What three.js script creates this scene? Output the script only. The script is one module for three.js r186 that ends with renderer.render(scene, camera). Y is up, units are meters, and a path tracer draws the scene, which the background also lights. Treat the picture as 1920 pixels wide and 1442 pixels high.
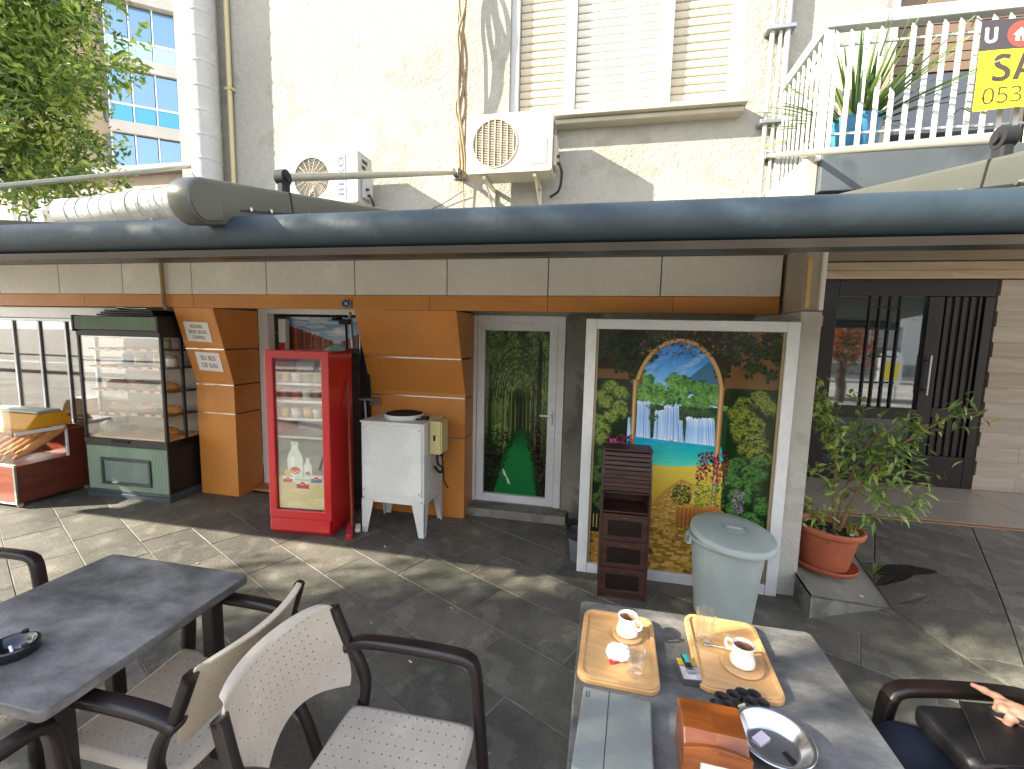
import * as THREE from 'three';
import { mergeGeometries, mergeVertices, toCreasedNormals } from 'three/addons/utils/BufferGeometryUtils.js';
import { RoundedBoxGeometry } from 'three/addons/geometries/RoundedBoxGeometry.js';
import { MarchingCubes } from 'three/addons/objects/MarchingCubes.js';

// ---------------------------------------------------------------- camera, sky, sun, exposure
const scene = new THREE.Scene();
const D2R = Math.PI / 180;
const camera = new THREE.PerspectiveCamera(81.97, 1920 / 1442, 0.05, 600);
camera.position.set(0, 1.75, 0);
camera.rotation.set(-6.25 * D2R, 11.6 * D2R, 1.32 * D2R, 'YXZ');
scene.add(camera);

const SUN = new THREE.Vector3(-2.15, 1.24, 1).normalize();
{
  const W = 256, H = 128, d = new Float32Array(W * H * 4);
  for (let j = 0; j < H; j++) for (let i = 0; i < W; i++) {
    const up = ((j + 0.5) / H - 0.5) * Math.PI, az = ((i + 0.5) / W - 0.5) * 2 * Math.PI;
    const x = Math.cos(az) * Math.cos(up), y = Math.sin(up), z = Math.sin(az) * Math.cos(up);
    const t = Math.pow(Math.max(0, y), 0.6), c = Math.max(0, x * SUN.x + y * SUN.y + z * SUN.z), g = 0.55 * Math.pow(c, 10) + 0.25 * Math.pow(c, 3);
    const k = 1.0, o = (j * W + i) * 4;
    d[o] = k * (1.15 * (1 - t) + 0.19 * t + g * 0.8); d[o + 1] = k * (1.12 * (1 - t) + 0.27 * t + g * 0.72); d[o + 2] = k * (1.06 * (1 - t) + 0.47 * t + g * 0.56); d[o + 3] = 1;
  }
  const sky = new THREE.DataTexture(d, W, H, THREE.RGBAFormat, THREE.FloatType);
  sky.mapping = THREE.EquirectangularReflectionMapping; sky.magFilter = THREE.LinearFilter; sky.needsUpdate = true;
  scene.background = sky; scene.environment = sky;
}
const sun = new THREE.DirectionalLight(new THREE.Color(1, 0.93, 0.79), 5);
sun.position.copy(SUN).multiplyScalar(40); sun.castShadow = true; sun.shadow.radius = 1;
sun.shadow.mapSize.set(4096, 4096);
Object.assign(sun.shadow.camera, { left: -16, right: 16, top: 16, bottom: -16, near: 1, far: 90 });
scene.add(sun, sun.target);
const renderer = new THREE.WebGLRenderer({ antialias: true });
renderer.toneMapping = THREE.LinearToneMapping;
renderer.toneMappingExposure = 3.9;
renderer.shadowMap.enabled = true;

// ---------------------------------------------------------------- helpers
const rng = (s) => () => { s = (s + 0x6d2b79f5) | 0; let t = Math.imul(s ^ (s >>> 15), 1 | s); t = (t + Math.imul(t ^ (t >>> 7), 61 | t)) ^ t; return ((t ^ (t >>> 14)) >>> 0) / 4294967296; };
const V = (x, y, z) => new THREE.Vector3(x, y, z);
const lerp = (a, b, t) => a + (b - a) * t, clamp = (x, a = 0, b = 1) => Math.min(b, Math.max(a, x)), sstep = (a, b, x) => { const t = clamp((x - a) / (b - a)); return t * t * (3 - 2 * t); };
const taken = {};
const numbered = (n) => { const k = taken[n] = (taken[n] ?? -1) + 1; return k ? n + '_' + String(k).padStart(3, '0') : n; };
function thing(name, label, category, [x, y, z] = [0, 0, 0], turn = 0, group) {
  const o = new THREE.Group(); o.name = numbered(name); o.position.set(x, y, z); o.rotation.y = turn;
  o.userData = { label, category }; if (group) o.userData.group = group; scene.add(o); return o;
}
const setting = (name) => { const o = new THREE.Group(); o.name = numbered(name); o.userData = { kind: 'structure' }; scene.add(o); return o; };
const part = (name, parent) => { const o = new THREE.Group(); o.name = name; parent.add(o); return o; };
const tag = (o, label, category, group) => { o.name = numbered(o.name); o.userData = { label, category }; if (group) o.userData.group = group; return o; };

function norm(g) {            // plain, non-indexed, position + normal + uv
  let q = g.index ? g.toNonIndexed() : g;
  for (const k of Object.keys(q.attributes)) if (!['position', 'normal', 'uv'].includes(k)) q.deleteAttribute(k);
  if (!q.attributes.normal) q.computeVertexNormals();
  if (!q.attributes.uv) q.setAttribute('uv', new THREE.BufferAttribute(new Float32Array(q.attributes.position.count * 2), 2));
  q.groups = []; q.morphAttributes = {};
  return q;
}
function boxUV(g, ou = 0, ov = 0) {   // uv in metres by dominant direction of each triangle
  const p = g.attributes.position, uv = g.attributes.uv, a = V(), b = V(), c = V();
  for (let i = 0; i < p.count; i += 3) {
    a.fromBufferAttribute(p, i); b.fromBufferAttribute(p, i + 1).sub(a); c.fromBufferAttribute(p, i + 2).sub(a); b.cross(c);
    const x = Math.abs(b.x), y = Math.abs(b.y), z = Math.abs(b.z), m = x > y && x > z ? 0 : y > z ? 1 : 2;
    for (let k = i; k < i + 3; k++) uv.setXY(k, ou + (m === 0 ? p.getZ(k) : p.getX(k)), ov + (m === 1 ? -p.getZ(k) : p.getY(k)));
  }
  return g;
}
function mesh(name, geos, m, parent = scene, keepUV = false, extra) {
  const list = [].concat(geos).map(norm), g = list.length > 1 ? mergeGeometries(list) : list[0];
  if (!keepUV) boxUV(g, extra?.ou, extra?.ov);
  const o = new THREE.Mesh(g, m); o.name = name; o.castShadow = o.receiveShadow = true; parent.add(o); return o;
}
const place = (g, x = 0, y = 0, z = 0, r) => { if (r) g.applyMatrix4(new THREE.Matrix4().makeRotationFromEuler(new THREE.Euler(r[0] || 0, r[1] || 0, r[2] || 0))); return g.translate(x, y, z); };
const bx = (w, h, d, x, y, z, r) => place(new THREE.BoxGeometry(w, h, d), x, y, z, r);
const span = (x0, x1, y0, y1, z0, z1) => bx(x1 - x0, y1 - y0, z1 - z0, (x0 + x1) / 2, (y0 + y1) / 2, (z0 + z1) / 2);
const rb = (w, h, d, rad, x, y, z, r, seg = 2) => place(new RoundedBoxGeometry(w, h, d, seg, rad), x, y, z, r);
const rspan = (x0, x1, y0, y1, z0, z1, rad = 0.006) => rb(x1 - x0, y1 - y0, z1 - z0, rad, (x0 + x1) / 2, (y0 + y1) / 2, (z0 + z1) / 2, null, 1);
const cy = (rt, rbm, h, x, y, z, r, seg = 24, open = false) => place(new THREE.CylinderGeometry(rt, rbm, h, seg, 1, open), x, y, z, r);
const lt = (pts, x = 0, y = 0, z = 0, seg = 36, r) => place(new THREE.LatheGeometry(pts.map(([a, b]) => new THREE.Vector2(a, b)), seg), x, y, z, r);
const tb = (pts, r, seg = 24, rad = 8, closed = false) => new THREE.TubeGeometry(new THREE.CatmullRomCurve3(pts.map((p) => V(...p)), closed, 'catmullrom', 0.5), seg, r, rad, closed);
const sph = (r, x, y, z, sx = 1, sy = 1, sz = 1, a = 16, b = 12) => new THREE.SphereGeometry(r, a, b).scale(sx, sy, sz).translate(x, y, z);
function bar(a, b, r, r2 = r, seg = 14) {
  const p = V(...a), q = V(...b), g = new THREE.CylinderGeometry(r2, r, p.distanceTo(q), seg);
  g.applyQuaternion(new THREE.Quaternion().setFromUnitVectors(V(0, 1, 0), q.clone().sub(p).normalize()));
  return g.translate((p.x + q.x) / 2, (p.y + q.y) / 2, (p.z + q.z) / 2);
}
function ex(pts, depth, bevel = 0, holes = []) {   // polygon in xy, extruded along +z
  const s = new THREE.Shape(pts.map(([x, y]) => new THREE.Vector2(x, y)));
  for (const h of holes) s.holes.push(new THREE.Path(h.map(([x, y]) => new THREE.Vector2(x, y))));
  return new THREE.ExtrudeGeometry(s, { depth, bevelEnabled: bevel > 0, bevelSize: bevel, bevelThickness: bevel, bevelSegments: 2, steps: 1, curveSegments: 12 });
}
function rrect(w, h, r, n = 6) {   // rounded rectangle outline
  const o = [];
  for (const [cx, cyy, a] of [[w / 2 - r, h / 2 - r, 0], [-w / 2 + r, h / 2 - r, 1], [-w / 2 + r, -h / 2 + r, 2], [w / 2 - r, -h / 2 + r, 3]])
    for (let i = 0; i <= n; i++) { const t = (a + i / n) * Math.PI / 2; o.push([cx + r * Math.cos(t), cyy + r * Math.sin(t)]); }
  return o;
}
const rect = (x0, x1, y0, y1) => [[x0, y0], [x1, y0], [x1, y1], [x0, y1]];
// a flat bar bent along a path that lies in a plane; bin = sideways direction
function sweep(pts, w, t, bin = V(0, 0, 1), seg = 24, taper) {
  const c = new THREE.CatmullRomCurve3(pts.map((p) => V(...p)), false, 'catmullrom', 0.4), N = 10, pos = [], idx = [];
  for (let i = 0; i <= seg; i++) {
    const u = i / seg, p = c.getPointAt(u), n = c.getTangentAt(u).cross(bin).normalize(), k = taper ? taper(u) : 1;
    for (let j = 0; j < N; j++) {
      const a = j / N * 2 * Math.PI, e = 0.55, ca = Math.cos(a), sa = Math.sin(a), f = (v) => Math.sign(v) * Math.pow(Math.abs(v), e);
      const q = p.clone().addScaledVector(bin, f(ca) * w / 2).addScaledVector(n, f(sa) * t * k / 2); pos.push(q.x, q.y, q.z);
    }
  }
  for (let i = 0; i < seg; i++) for (let j = 0; j < N; j++) { const a = i * N + j, b = i * N + (j + 1) % N; idx.push(a, a + N, b, b, a + N, b + N); }
  for (const [s, fl] of [[0, 0], [seg * N, 1]]) for (let j = 1; j < N - 1; j++) fl ? idx.push(s, s + j, s + j + 1) : idx.push(s, s + j + 1, s + j);
  const g = new THREE.BufferGeometry(); g.setAttribute('position', new THREE.Float32BufferAttribute(pos, 3)); g.setIndex(idx); g.computeVertexNormals();
  return g;
}
// closed slab over a polygon in plan ([x, z] pairs), top at height h(x, z), with a small chamfer
function slabOver(poly, h, thick, cham = 0.004, fine = false) {
  if (fine) poly = poly.flatMap((a, i) => { const b = poly[(i + 1) % poly.length], n = Math.max(1, Math.round(Math.hypot(a[0] - b[0], a[1] - b[1]) / 0.12)); return Array.from({ length: n }, (_, k) => [lerp(a[0], b[0], k / n), lerp(a[1], b[1], k / n)]); });
  let area = 0; poly.forEach(([x, z], i) => { const [x2, z2] = poly[(i + 1) % poly.length]; area += x * z2 - x2 * z; });
  const p = area < 0 ? poly.slice() : poly.slice().reverse(), n = p.length, cx = p.reduce((a, q) => a + q[0], 0) / n, cz = p.reduce((a, q) => a + q[1], 0) / n, pos = [];
  const inn = p.map(([x, z]) => { const l = Math.hypot(x - cx, z - cz) || 1, k = Math.max(0, 1 - cham * 1.4 / l); return [cx + (x - cx) * k, cz + (z - cz) * k]; });
  const T = (q) => [q[0], h(q[0], q[1]), q[1]], M = (q) => [q[0], h(q[0], q[1]) - cham, q[1]], B = (q) => [q[0], h(q[0], q[1]) - thick, q[1]];
  const tri = (a, b, c) => pos.push(...a, ...b, ...c);
  for (let i = 0; i < n; i++) {
    const j = (i + 1) % n;
    if (fine) { const m = (q, k) => [lerp(cx, q[0], k), lerp(cz, q[1], k)]; tri([cx, h(cx, cz), cz], T(m(inn[i], 0.5)), T(m(inn[j], 0.5))); tri(T(m(inn[i], 0.5)), T(inn[i]), T(m(inn[j], 0.5))); tri(T(m(inn[j], 0.5)), T(inn[i]), T(inn[j])); }
    else tri([cx, h(cx, cz), cz], T(inn[i]), T(inn[j]));
    tri(T(inn[i]), M(p[i]), T(inn[j])); tri(T(inn[j]), M(p[i]), M(p[j]));
    tri(M(p[i]), B(p[i]), M(p[j])); tri(M(p[j]), B(p[i]), B(p[j]));
  }
  const g = new THREE.BufferGeometry(); g.setAttribute('position', new THREE.Float32BufferAttribute(pos, 3)); g.computeVertexNormals(); return g;
}
function clip(poly, region) {      // Sutherland-Hodgman, convex region
  let a = 0; region.forEach(([x, z], i) => { const [x2, z2] = region[(i + 1) % region.length]; a += x * z2 - x2 * z; });
  let out = poly;
  region.forEach((p, i) => {
    const q = region[(i + 1) % region.length], side = ([x, z]) => Math.sign(a) * ((q[0] - p[0]) * (z - p[1]) - (q[1] - p[1]) * (x - p[0])), inp = out; out = [];
    inp.forEach((s, k) => {
      const e = inp[(k + 1) % inp.length], ds = side(s), de = side(e);
      if (ds >= 0) out.push(s);
      if ((ds >= 0) !== (de >= 0)) { const t = ds / (ds - de); out.push([lerp(s[0], e[0], t), lerp(s[1], e[1], t)]); }
    });
  });
  return out;
}
// ---------------------------------------------------------------- textures and materials
const hash = (x, y, s) => { let h = (x * 374761393 + y * 668265263 + s * 1442695041) | 0; h = Math.imul(h ^ (h >>> 13), 1274126177); return ((h ^ (h >>> 16)) >>> 0) / 4294967296; };
function vn(x, y, p, s) {
  const ix = Math.floor(x), iy = Math.floor(y), fx = x - ix, fy = y - iy, u = fx * fx * (3 - 2 * fx), v = fy * fy * (3 - 2 * fy), w = (a) => ((a % p) + p) % p;
  return lerp(lerp(hash(w(ix), w(iy), s), hash(w(ix + 1), w(iy), s), u), lerp(hash(w(ix), w(iy + 1), s), hash(w(ix + 1), w(iy + 1), s), u), v);
}
const fbm = (x, y, p, s, o = 4) => { let a = 0, k = 0.5, t = 0; for (let i = 0; i < o; i++) { a += k * vn(x * p, y * p, p, s + i * 17); t += k; k *= 0.55; p *= 2; } return a / t; };
function dataTex(n, f, srgb = true, rep = 1) {
  const d = new Uint8Array(n * n * 4);
  for (let j = 0; j < n; j++) for (let i = 0; i < n; i++) { const c = f(i / n, j / n), o = (j * n + i) * 4, a = Array.isArray(c) ? c : [c, c, c]; for (let k = 0; k < 3; k++) d[o + k] = clamp(a[k]) * 255; d[o + 3] = 255; }
  const t = new THREE.DataTexture(d, n, n, THREE.RGBAFormat); t.wrapS = t.wrapT = THREE.RepeatWrapping; t.magFilter = THREE.LinearFilter; t.minFilter = THREE.LinearMipmapLinearFilter; t.generateMipmaps = true;
  if (srgb) t.colorSpace = THREE.SRGBColorSpace; t.repeat.set(rep, rep); t.needsUpdate = true; return t;
}
const rep = (t, x, y = x) => { const c = t.clone(); c.repeat.set(x, y); c.needsUpdate = true; return c; };
function canvasTex(w, h, draw) {
  const c = document.createElement('canvas'); c.width = w; c.height = h; draw(c.getContext('2d'), w, h);
  const t = new THREE.CanvasTexture(c); t.colorSpace = THREE.SRGBColorSpace; t.magFilter = THREE.LinearFilter; return t;
}
const T = {};
T.mottle = dataTex(512, (u, v) => { const a = fbm(u, v, 4, 3, 5), b = fbm(u, v, 64, 9, 2); return 0.87 + 0.13 * (0.65 * a + 0.35 * b) + (a > 0.62 ? 0.02 : 0); });
T.fine = dataTex(256, (u, v) => 0.5 * fbm(u, v, 32, 5, 3) + 0.5 * fbm(u, v, 90, 8, 1), false);
T.stucco = dataTex(512, (u, v) => 0.6 * fbm(u, v, 24, 21, 4) + 0.4 * Math.pow(fbm(u, v, 70, 25, 2), 2), false);
T.stuccoC = dataTex(512, (u, v) => { const a = fbm(u, v, 3, 41, 5), b = fbm(u, v, 60, 45, 2), st = sstep(0.6, 0.75, fbm(u, v, 9, 47, 3)); const k = 0.9 + 0.1 * a - 0.05 * b - 0.05 * st; return [k, k * (0.995 - 0.01 * st), k * (0.975 - 0.03 * st)]; });
T.slate = dataTex(1024, (u, v) => { const a = fbm(u, v, 5, 61, 6), b = fbm(u, v, 90, 65, 2), s = sstep(0.58, 0.72, fbm(u, v, 8, 69, 4)), k = 0.62 + 0.36 * a + 0.14 * (b - 0.5) + 0.12 * s; return [k * 1.0, k * 0.99, k * 0.96]; });
T.slateB = dataTex(512, (u, v) => 0.6 * fbm(u, v, 10, 71, 5) + 0.4 * fbm(u, v, 80, 75, 2), false);
T.concrete = dataTex(512, (u, v) => { const a = fbm(u, v, 4, 81, 6), s = sstep(0.55, 0.7, fbm(u, v, 6, 85, 4)), k = 0.7 + 0.28 * a - 0.14 * s; return [k, k * 0.99, k * 0.95]; });
T.tableTop = dataTex(1024, (u, v) => { const w = fbm(u, v, 3, 95, 3), a = fbm(u + 0.18 * w, v * 1 + 0.1 * w, 6, 91, 6), b = fbm(u, v, 16, 93, 4), f = fbm(u, v, 120, 97, 1), k = 0.62 + 0.55 * (a - 0.5) + 0.2 * (b - 0.5) + 0.06 * (f - 0.5); return [k, k * 0.995, k * 0.99]; });
const grain = (s, dark) => (u, v) => { const w = fbm(u, v, 2, s, 3), g = vn(v * 38 + w * 7, u * 2, 64, s + 1), f = vn(v * 180, u * 5, 512, s + 2), k = 1 - dark * (0.55 * g + 0.3 * f + 0.25 * (w - 0.5)); return [k, k * (1 - 0.06 * g), k * (1 - 0.12 * g)]; };
T.wood = dataTex(512, grain(11, 0.3)); T.woodDark = dataTex(512, grain(31, 0.5)); T.woodPale = dataTex(512, grain(51, 0.13));

function mat(color, rough = 0.7, o = {}) {
  const m = new THREE.MeshPhysicalMaterial({ color: new THREE.Color(color), roughness: rough, ...o }); if (o.bumpMap && o.bumpScale === undefined) m.bumpScale = 0.001; return m;
}
const MT = {
  stucco: mat('#a7a59c', 0.92, { map: rep(T.stuccoC, 0.45), bumpMap: rep(T.stucco, 1.4), bumpScale: 0.009 }),
  white: mat('#e6e6e2', 0.45, { map: rep(T.mottle, 0.8) }),
  pvcSunDim: mat('#b4b4ae', 0.4, { map: rep(T.mottle, 0.6) }),  // same white pvc, colour darkened to offset direct sun on window frame and pipes
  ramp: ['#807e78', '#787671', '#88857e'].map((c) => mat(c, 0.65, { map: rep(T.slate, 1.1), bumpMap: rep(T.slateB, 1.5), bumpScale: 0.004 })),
  pvc: mat('#e8e9e8', 0.32, { map: rep(T.mottle, 0.6), clearcoat: 0.15 }),
  panel: mat('#ebe6db', 0.42, { map: rep(T.mottle, 0.55) }),
  orange: mat('#d58c3e', 0.45, { map: rep(T.mottle, 0.7) }),
  steel: mat('#c9c9c6', 0.25, { metalness: 1 }),
  alu: mat('#a9acae', 0.4, { metalness: 0.85, map: rep(T.mottle, 1) }),
  darkSteel: mat('#3a3c3e', 0.45, { metalness: 0.6 }),
  black: mat('#17181a', 0.5, { map: rep(T.mottle, 1.2) }),
  rubber: mat('#141414', 0.8),
  slate: ['#7b7972', '#706e68', '#858178'].map((c) => mat(c, 0.62, { map: rep(T.slate, 1.1), bumpMap: rep(T.slateB, 1.5), bumpScale: 0.004 })),
  grout: mat('#979285', 0.95, { map: rep(T.concrete, 1) }),
  concrete: mat('#9c9a94', 0.9, { map: rep(T.concrete, 0.9), bumpMap: rep(T.slateB, 2), bumpScale: 0.003 }),
  asphalt: mat('#b9b3a8', 0.95, { map: rep(T.slate, 0.4) }),
  tableTop: mat('#a29f9a', 0.6, { map: rep(T.tableTop, 1.0, 1.6), bumpMap: rep(T.fine, 6), bumpScale: 0.0006, specularIntensity: 0.7 }),
  frame: mat('#241a17', 0.42, { map: rep(T.mottle, 2), clearcoat: 0.1 }),
  beige: mat('#c9bba6', 0.55, { bumpMap: rep(T.fine, 12), bumpScale: 0.0006, map: rep(T.mottle, 1.5) }),
  red: mat('#c8161f', 0.3, { clearcoat: 0.5, clearcoatRoughness: 0.2, map: rep(T.mottle, 0.9) }),
  green: mat('#93a893', 0.5, { map: rep(T.mottle, 1.1) }),
  greyGreen: mat('#6f807a', 0.6, { map: rep(T.mottle, 2) }),
  walnut: mat('#4a2c22', 0.5, { map: rep(T.woodDark, 1.3) }),
  mahogany: mat('#93452c', 0.35, { map: rep(T.wood, 1.2), clearcoat: 0.3 }),
  cherry: mat('#94501f', 0.33, { map: rep(T.wood, 3), clearcoat: 0.4, clearcoatRoughness: 0.15 }),
  beech: mat('#cfa673', 0.5, { map: rep(T.woodPale, 2.2) }),
  terracotta: mat('#b25f40', 0.6, { map: rep(T.mottle, 1.8), bumpMap: rep(T.fine, 6), bumpScale: 0.001 }),
  soil: mat('#33261c', 1, { map: rep(T.slate, 5), bumpMap: rep(T.slateB, 9), bumpScale: 0.02 }),
  glass: new THREE.MeshPhysicalMaterial({ color: 0xffffff, roughness: 0.02, transmission: 1, thickness: 0, ior: 1.5 }),
  shopGlass: new THREE.MeshPhysicalMaterial({ color: 0xffffff, roughness: 0.02, transmission: 1, thickness: 0, ior: 1.95 }),
  darkGlass: mat('#1d2226', 0.04, { ior: 1.9, specularIntensity: 1 }),
  blueGlass: mat('#7495b0', 0.15, { metalness: 0.6 }),
  tealGlass: mat('#a3c6c8', 0.15, { metalness: 0.4 }),
  porcelain: mat('#f1eee8', 0.18, { clearcoat: 0.6 }),
  bark: mat('#5b4a3a', 0.95, { map: rep(T.woodDark, 2), bumpMap: rep(T.slateB, 3), bumpScale: 0.02 }),
};
// ---------------------------------------------------------------- ground
const side = (zy, x0, x1, bevel = 0) => ex(zy.map(([z, y]) => [-z, y]), x1 - x0 - 2 * bevel, bevel).rotateY(Math.PI / 2).translate(x0 + bevel, 0, 0);
const smooth = (g, a = 0.6) => toCreasedNormals(g, a);
{
  const g = setting('ground'); g.userData.kind = 'structure';
  mesh('pavement_bed', new THREE.PlaneGeometry(500, 500).rotateX(-Math.PI / 2).translate(0, -0.03, 0), MT.asphalt, g);
  mesh('grout_bed', span(-9, 6, -0.028, -0.0035, -4.6, 1.6), MT.grout, g);
  const th = 26.6 * D2R, c = [-Math.cos(th), -Math.sin(th)], d = [Math.sin(th), -Math.cos(th)], R = rng(5), list = [];
  const geos = [0, 1, 2, 3, 4].map((k) => { const q = norm(slabOver([[-0.3495, -0.1735], [0.3495, -0.1735], [0.3495, 0.1735], [-0.3495, 0.1735]], () => 0, 0.025, 0.003)); return boxUV(q, k * 0.37, k * 0.21); });
  for (let k = -10; k < 16; k++) {
    const off = [0.05, 0.32, 0.6, 0.17, 0.44][((k % 5) + 5) % 5] + 0.06 * R();
    for (let j = -8; j < 14; j++) {
      const cc = j * 0.704 + off, dd = 0.15 + 0.176 + 0.352 * k, x = c[0] * cc + d[0] * dd, z = c[1] * cc + d[1] * dd;
      if (z > -0.1 || z < -4.5 || x < -8.2 || x > 3.2 || Math.atan2(x, -z) < -66 * D2R) continue;
      if (x > 2.2 && z < -3) continue;
      list.push([x, z]);
    }
  }
  list.sort((a, b) => Math.hypot(...a) - Math.hypot(...b));
  list.slice(0, 300).forEach(([x, z]) => {
    const m = new THREE.Mesh(geos[Math.floor(R() * 5)], MT.slate[Math.floor(R() * 3)]); m.name = 'paving_slab'; m.receiveShadow = m.castShadow = true;
    m.position.set(x, (R() - 0.5) * 0.003, z); m.rotation.set((R() - 0.5) * 0.004, Math.PI - th + (R() < 0.5 ? Math.PI : 0), (R() - 0.5) * 0.003, 'YXZ'); g.add(m);
  });
  // the sloping pavement up to the entrance
  const rp = setting('entrance_ramp');
  const zc = (x) => -3.24 + 1.7 * (1 - Math.exp(-Math.max(0, x - 1.95) * 2.6));
  const h = (x, z) => 0.006 + 0.275 * clamp((zc(x) - z) / (zc(x) + 4.17));
  const region = [[1.953, -4.17], [1.953, -3.24], ...[2.05, 2.15, 2.3, 2.5, 2.8, 3.2, 4, 6].map((x) => [x, zc(x)]), [6, -4.17]], R2 = rng(8);
  const under = []; for (let i = 0; i < 12; i++) for (let j = 0; j < 12; j++) { const x0 = 1.95 + i * 0.34, z0 = -4.17 + j * 0.22; under.push(slabOver([[x0, z0], [x0 + 0.34, z0], [x0 + 0.34, z0 + 0.22], [x0, z0 + 0.22]], (x, z) => (z > zc(x) + 0.02 ? -0.05 : h(x, z) - 0.014), 0.01, 0)); }
  mesh('grout_bed', under, MT.grout, rp);
  for (let k = -2; k < 16; k++) for (let j = -9; j < 4; j++) {
    const c0 = j * 0.62 + 0.42 + 0.003, c1 = c0 + 0.614, d0 = 0.25 + k * 0.352 + 0.003, d1 = d0 + 0.346;
    const q = clip([[c0, d0], [c1, d0], [c1, d1], [c0, d1]].map(([a, b]) => [c[0] * a + d[0] * b, c[1] * a + d[1] * b]), region);
    if (q.length < 3) continue;
    let area = 0; q.forEach(([x, z], i) => { const [x2, z2] = q[(i + 1) % q.length]; area += x * z2 - x2 * z; });
    if (Math.abs(area) < 0.01) continue;
    const flat = (x, z) => h(x, z) + 0.004;
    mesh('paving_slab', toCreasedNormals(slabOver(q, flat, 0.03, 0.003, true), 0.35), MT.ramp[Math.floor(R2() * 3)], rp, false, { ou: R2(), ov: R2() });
  }
  mesh('wet_patch', slabOver(Array.from({ length: 18 }, (_, i) => { const a = i / 18 * 6.2832, r = 1 + 0.22 * Math.sin(a * 3 + 1) + 0.1 * Math.sin(a * 5); return [2.12 + 0.17 * r * Math.cos(a), -3.46 + 0.075 * r * Math.sin(a) - 0.02 * Math.cos(a)]; }), (x, z) => h(x, z) + 0.009, 0.004, 0, true), mat('#3b3a38', 0.28, { map: rep(T.slate, 1.1) }), rp);
  // concrete block beside the framed picture, its top falling to the right
  const b = setting('entrance_step');
  const hb = (x, z) => { const t = clamp((x - 1.36) / 0.59); return lerp(0.16 + 0.09 * clamp((-2.99 - z) / 1.18), 0.004 + 0.255 * clamp((-3.24 - z) / 0.93), t); };
  const edge = (x) => lerp(-2.99, -3.24, (x - 1.36) / 0.59), cells = [];
  for (let i = 0; i < 6; i++) for (let j = 0; j < 6; j++) {
    const x0 = 1.36 + 0.59 * i / 6, x1 = 1.36 + 0.59 * (i + 1) / 6, f = (x, t) => [x, lerp(edge(x), -4.17, t)];
    cells.push(slabOver([f(x0, j / 6), f(x1, j / 6), f(x1, (j + 1) / 6), f(x0, (j + 1) / 6)], hb, 0.02, 0));
  }
  mesh('step_top', cells, MT.concrete, b);
  const fr = new THREE.BufferGeometry(), q = [];
  const tri = (...a) => q.push(...a.flat());
  tri([1.36, -0.02, -2.99], [1.95, -0.02, -3.24], [1.36, 0.16, -2.99]); tri([1.95, -0.02, -3.24], [1.95, 0.004, -3.24], [1.36, 0.16, -2.99]);
  tri([1.36, -0.02, -4.17], [1.36, -0.02, -2.99], [1.36, 0.16, -2.99]); tri([1.36, -0.02, -4.17], [1.36, 0.16, -2.99], [1.36, 0.25, -4.17]);
  fr.setAttribute('position', new THREE.Float32BufferAttribute(q, 3));
  mesh('step_face', fr, mat('#8f9089', 0.9, { map: rep(T.concrete, 1.3), bumpMap: rep(T.slateB, 2), bumpScale: 0.003 }), b);
  // entrance floor with its edge strip
  const e = setting('entrance_floor'), stone = mat('#b3a899', 0.35, { map: rep(T.mottle, 1.1) });
  mesh('floor_bed', span(1.3, 6, 0.05, 0.288, -5.4, -4.2), MT.grout, e);
  for (let i = 0; i < 6; i++) for (let j = 0; j < 2; j++) mesh('floor_tile', rspan(1.38 + i * 0.76, 1.38 + i * 0.76 + 0.757, 0.27, 0.296, -4.222 - j * 0.56 - 0.557, -4.222 - j * 0.56, 0.002), stone, e, false, { ou: i * 0.3, ov: j * 0.7 });
  mesh('edge_strip', rspan(1.38, 6, 0.24, 0.294, -4.22, -4.172, 0.004), mat('#a5785c', 0.6, { map: rep(T.mottle, 2) }), e);
  // street behind
  const r = setting('road'); mesh('asphalt', span(-60, 60, -0.026, -0.006, 5.2, 12), MT.asphalt, r);
  mesh('kerb', span(-60, 60, -0.026, 0.09, 4.95, 5.18), MT.concrete, r); mesh('kerb', span(-60, 60, -0.026, 0.09, 12.02, 12.2), MT.concrete, r);
  mesh('lane_marking', span(-60, 60, -0.005, -0.002, 8.5, 8.62), MT.white, r);
}
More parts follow.
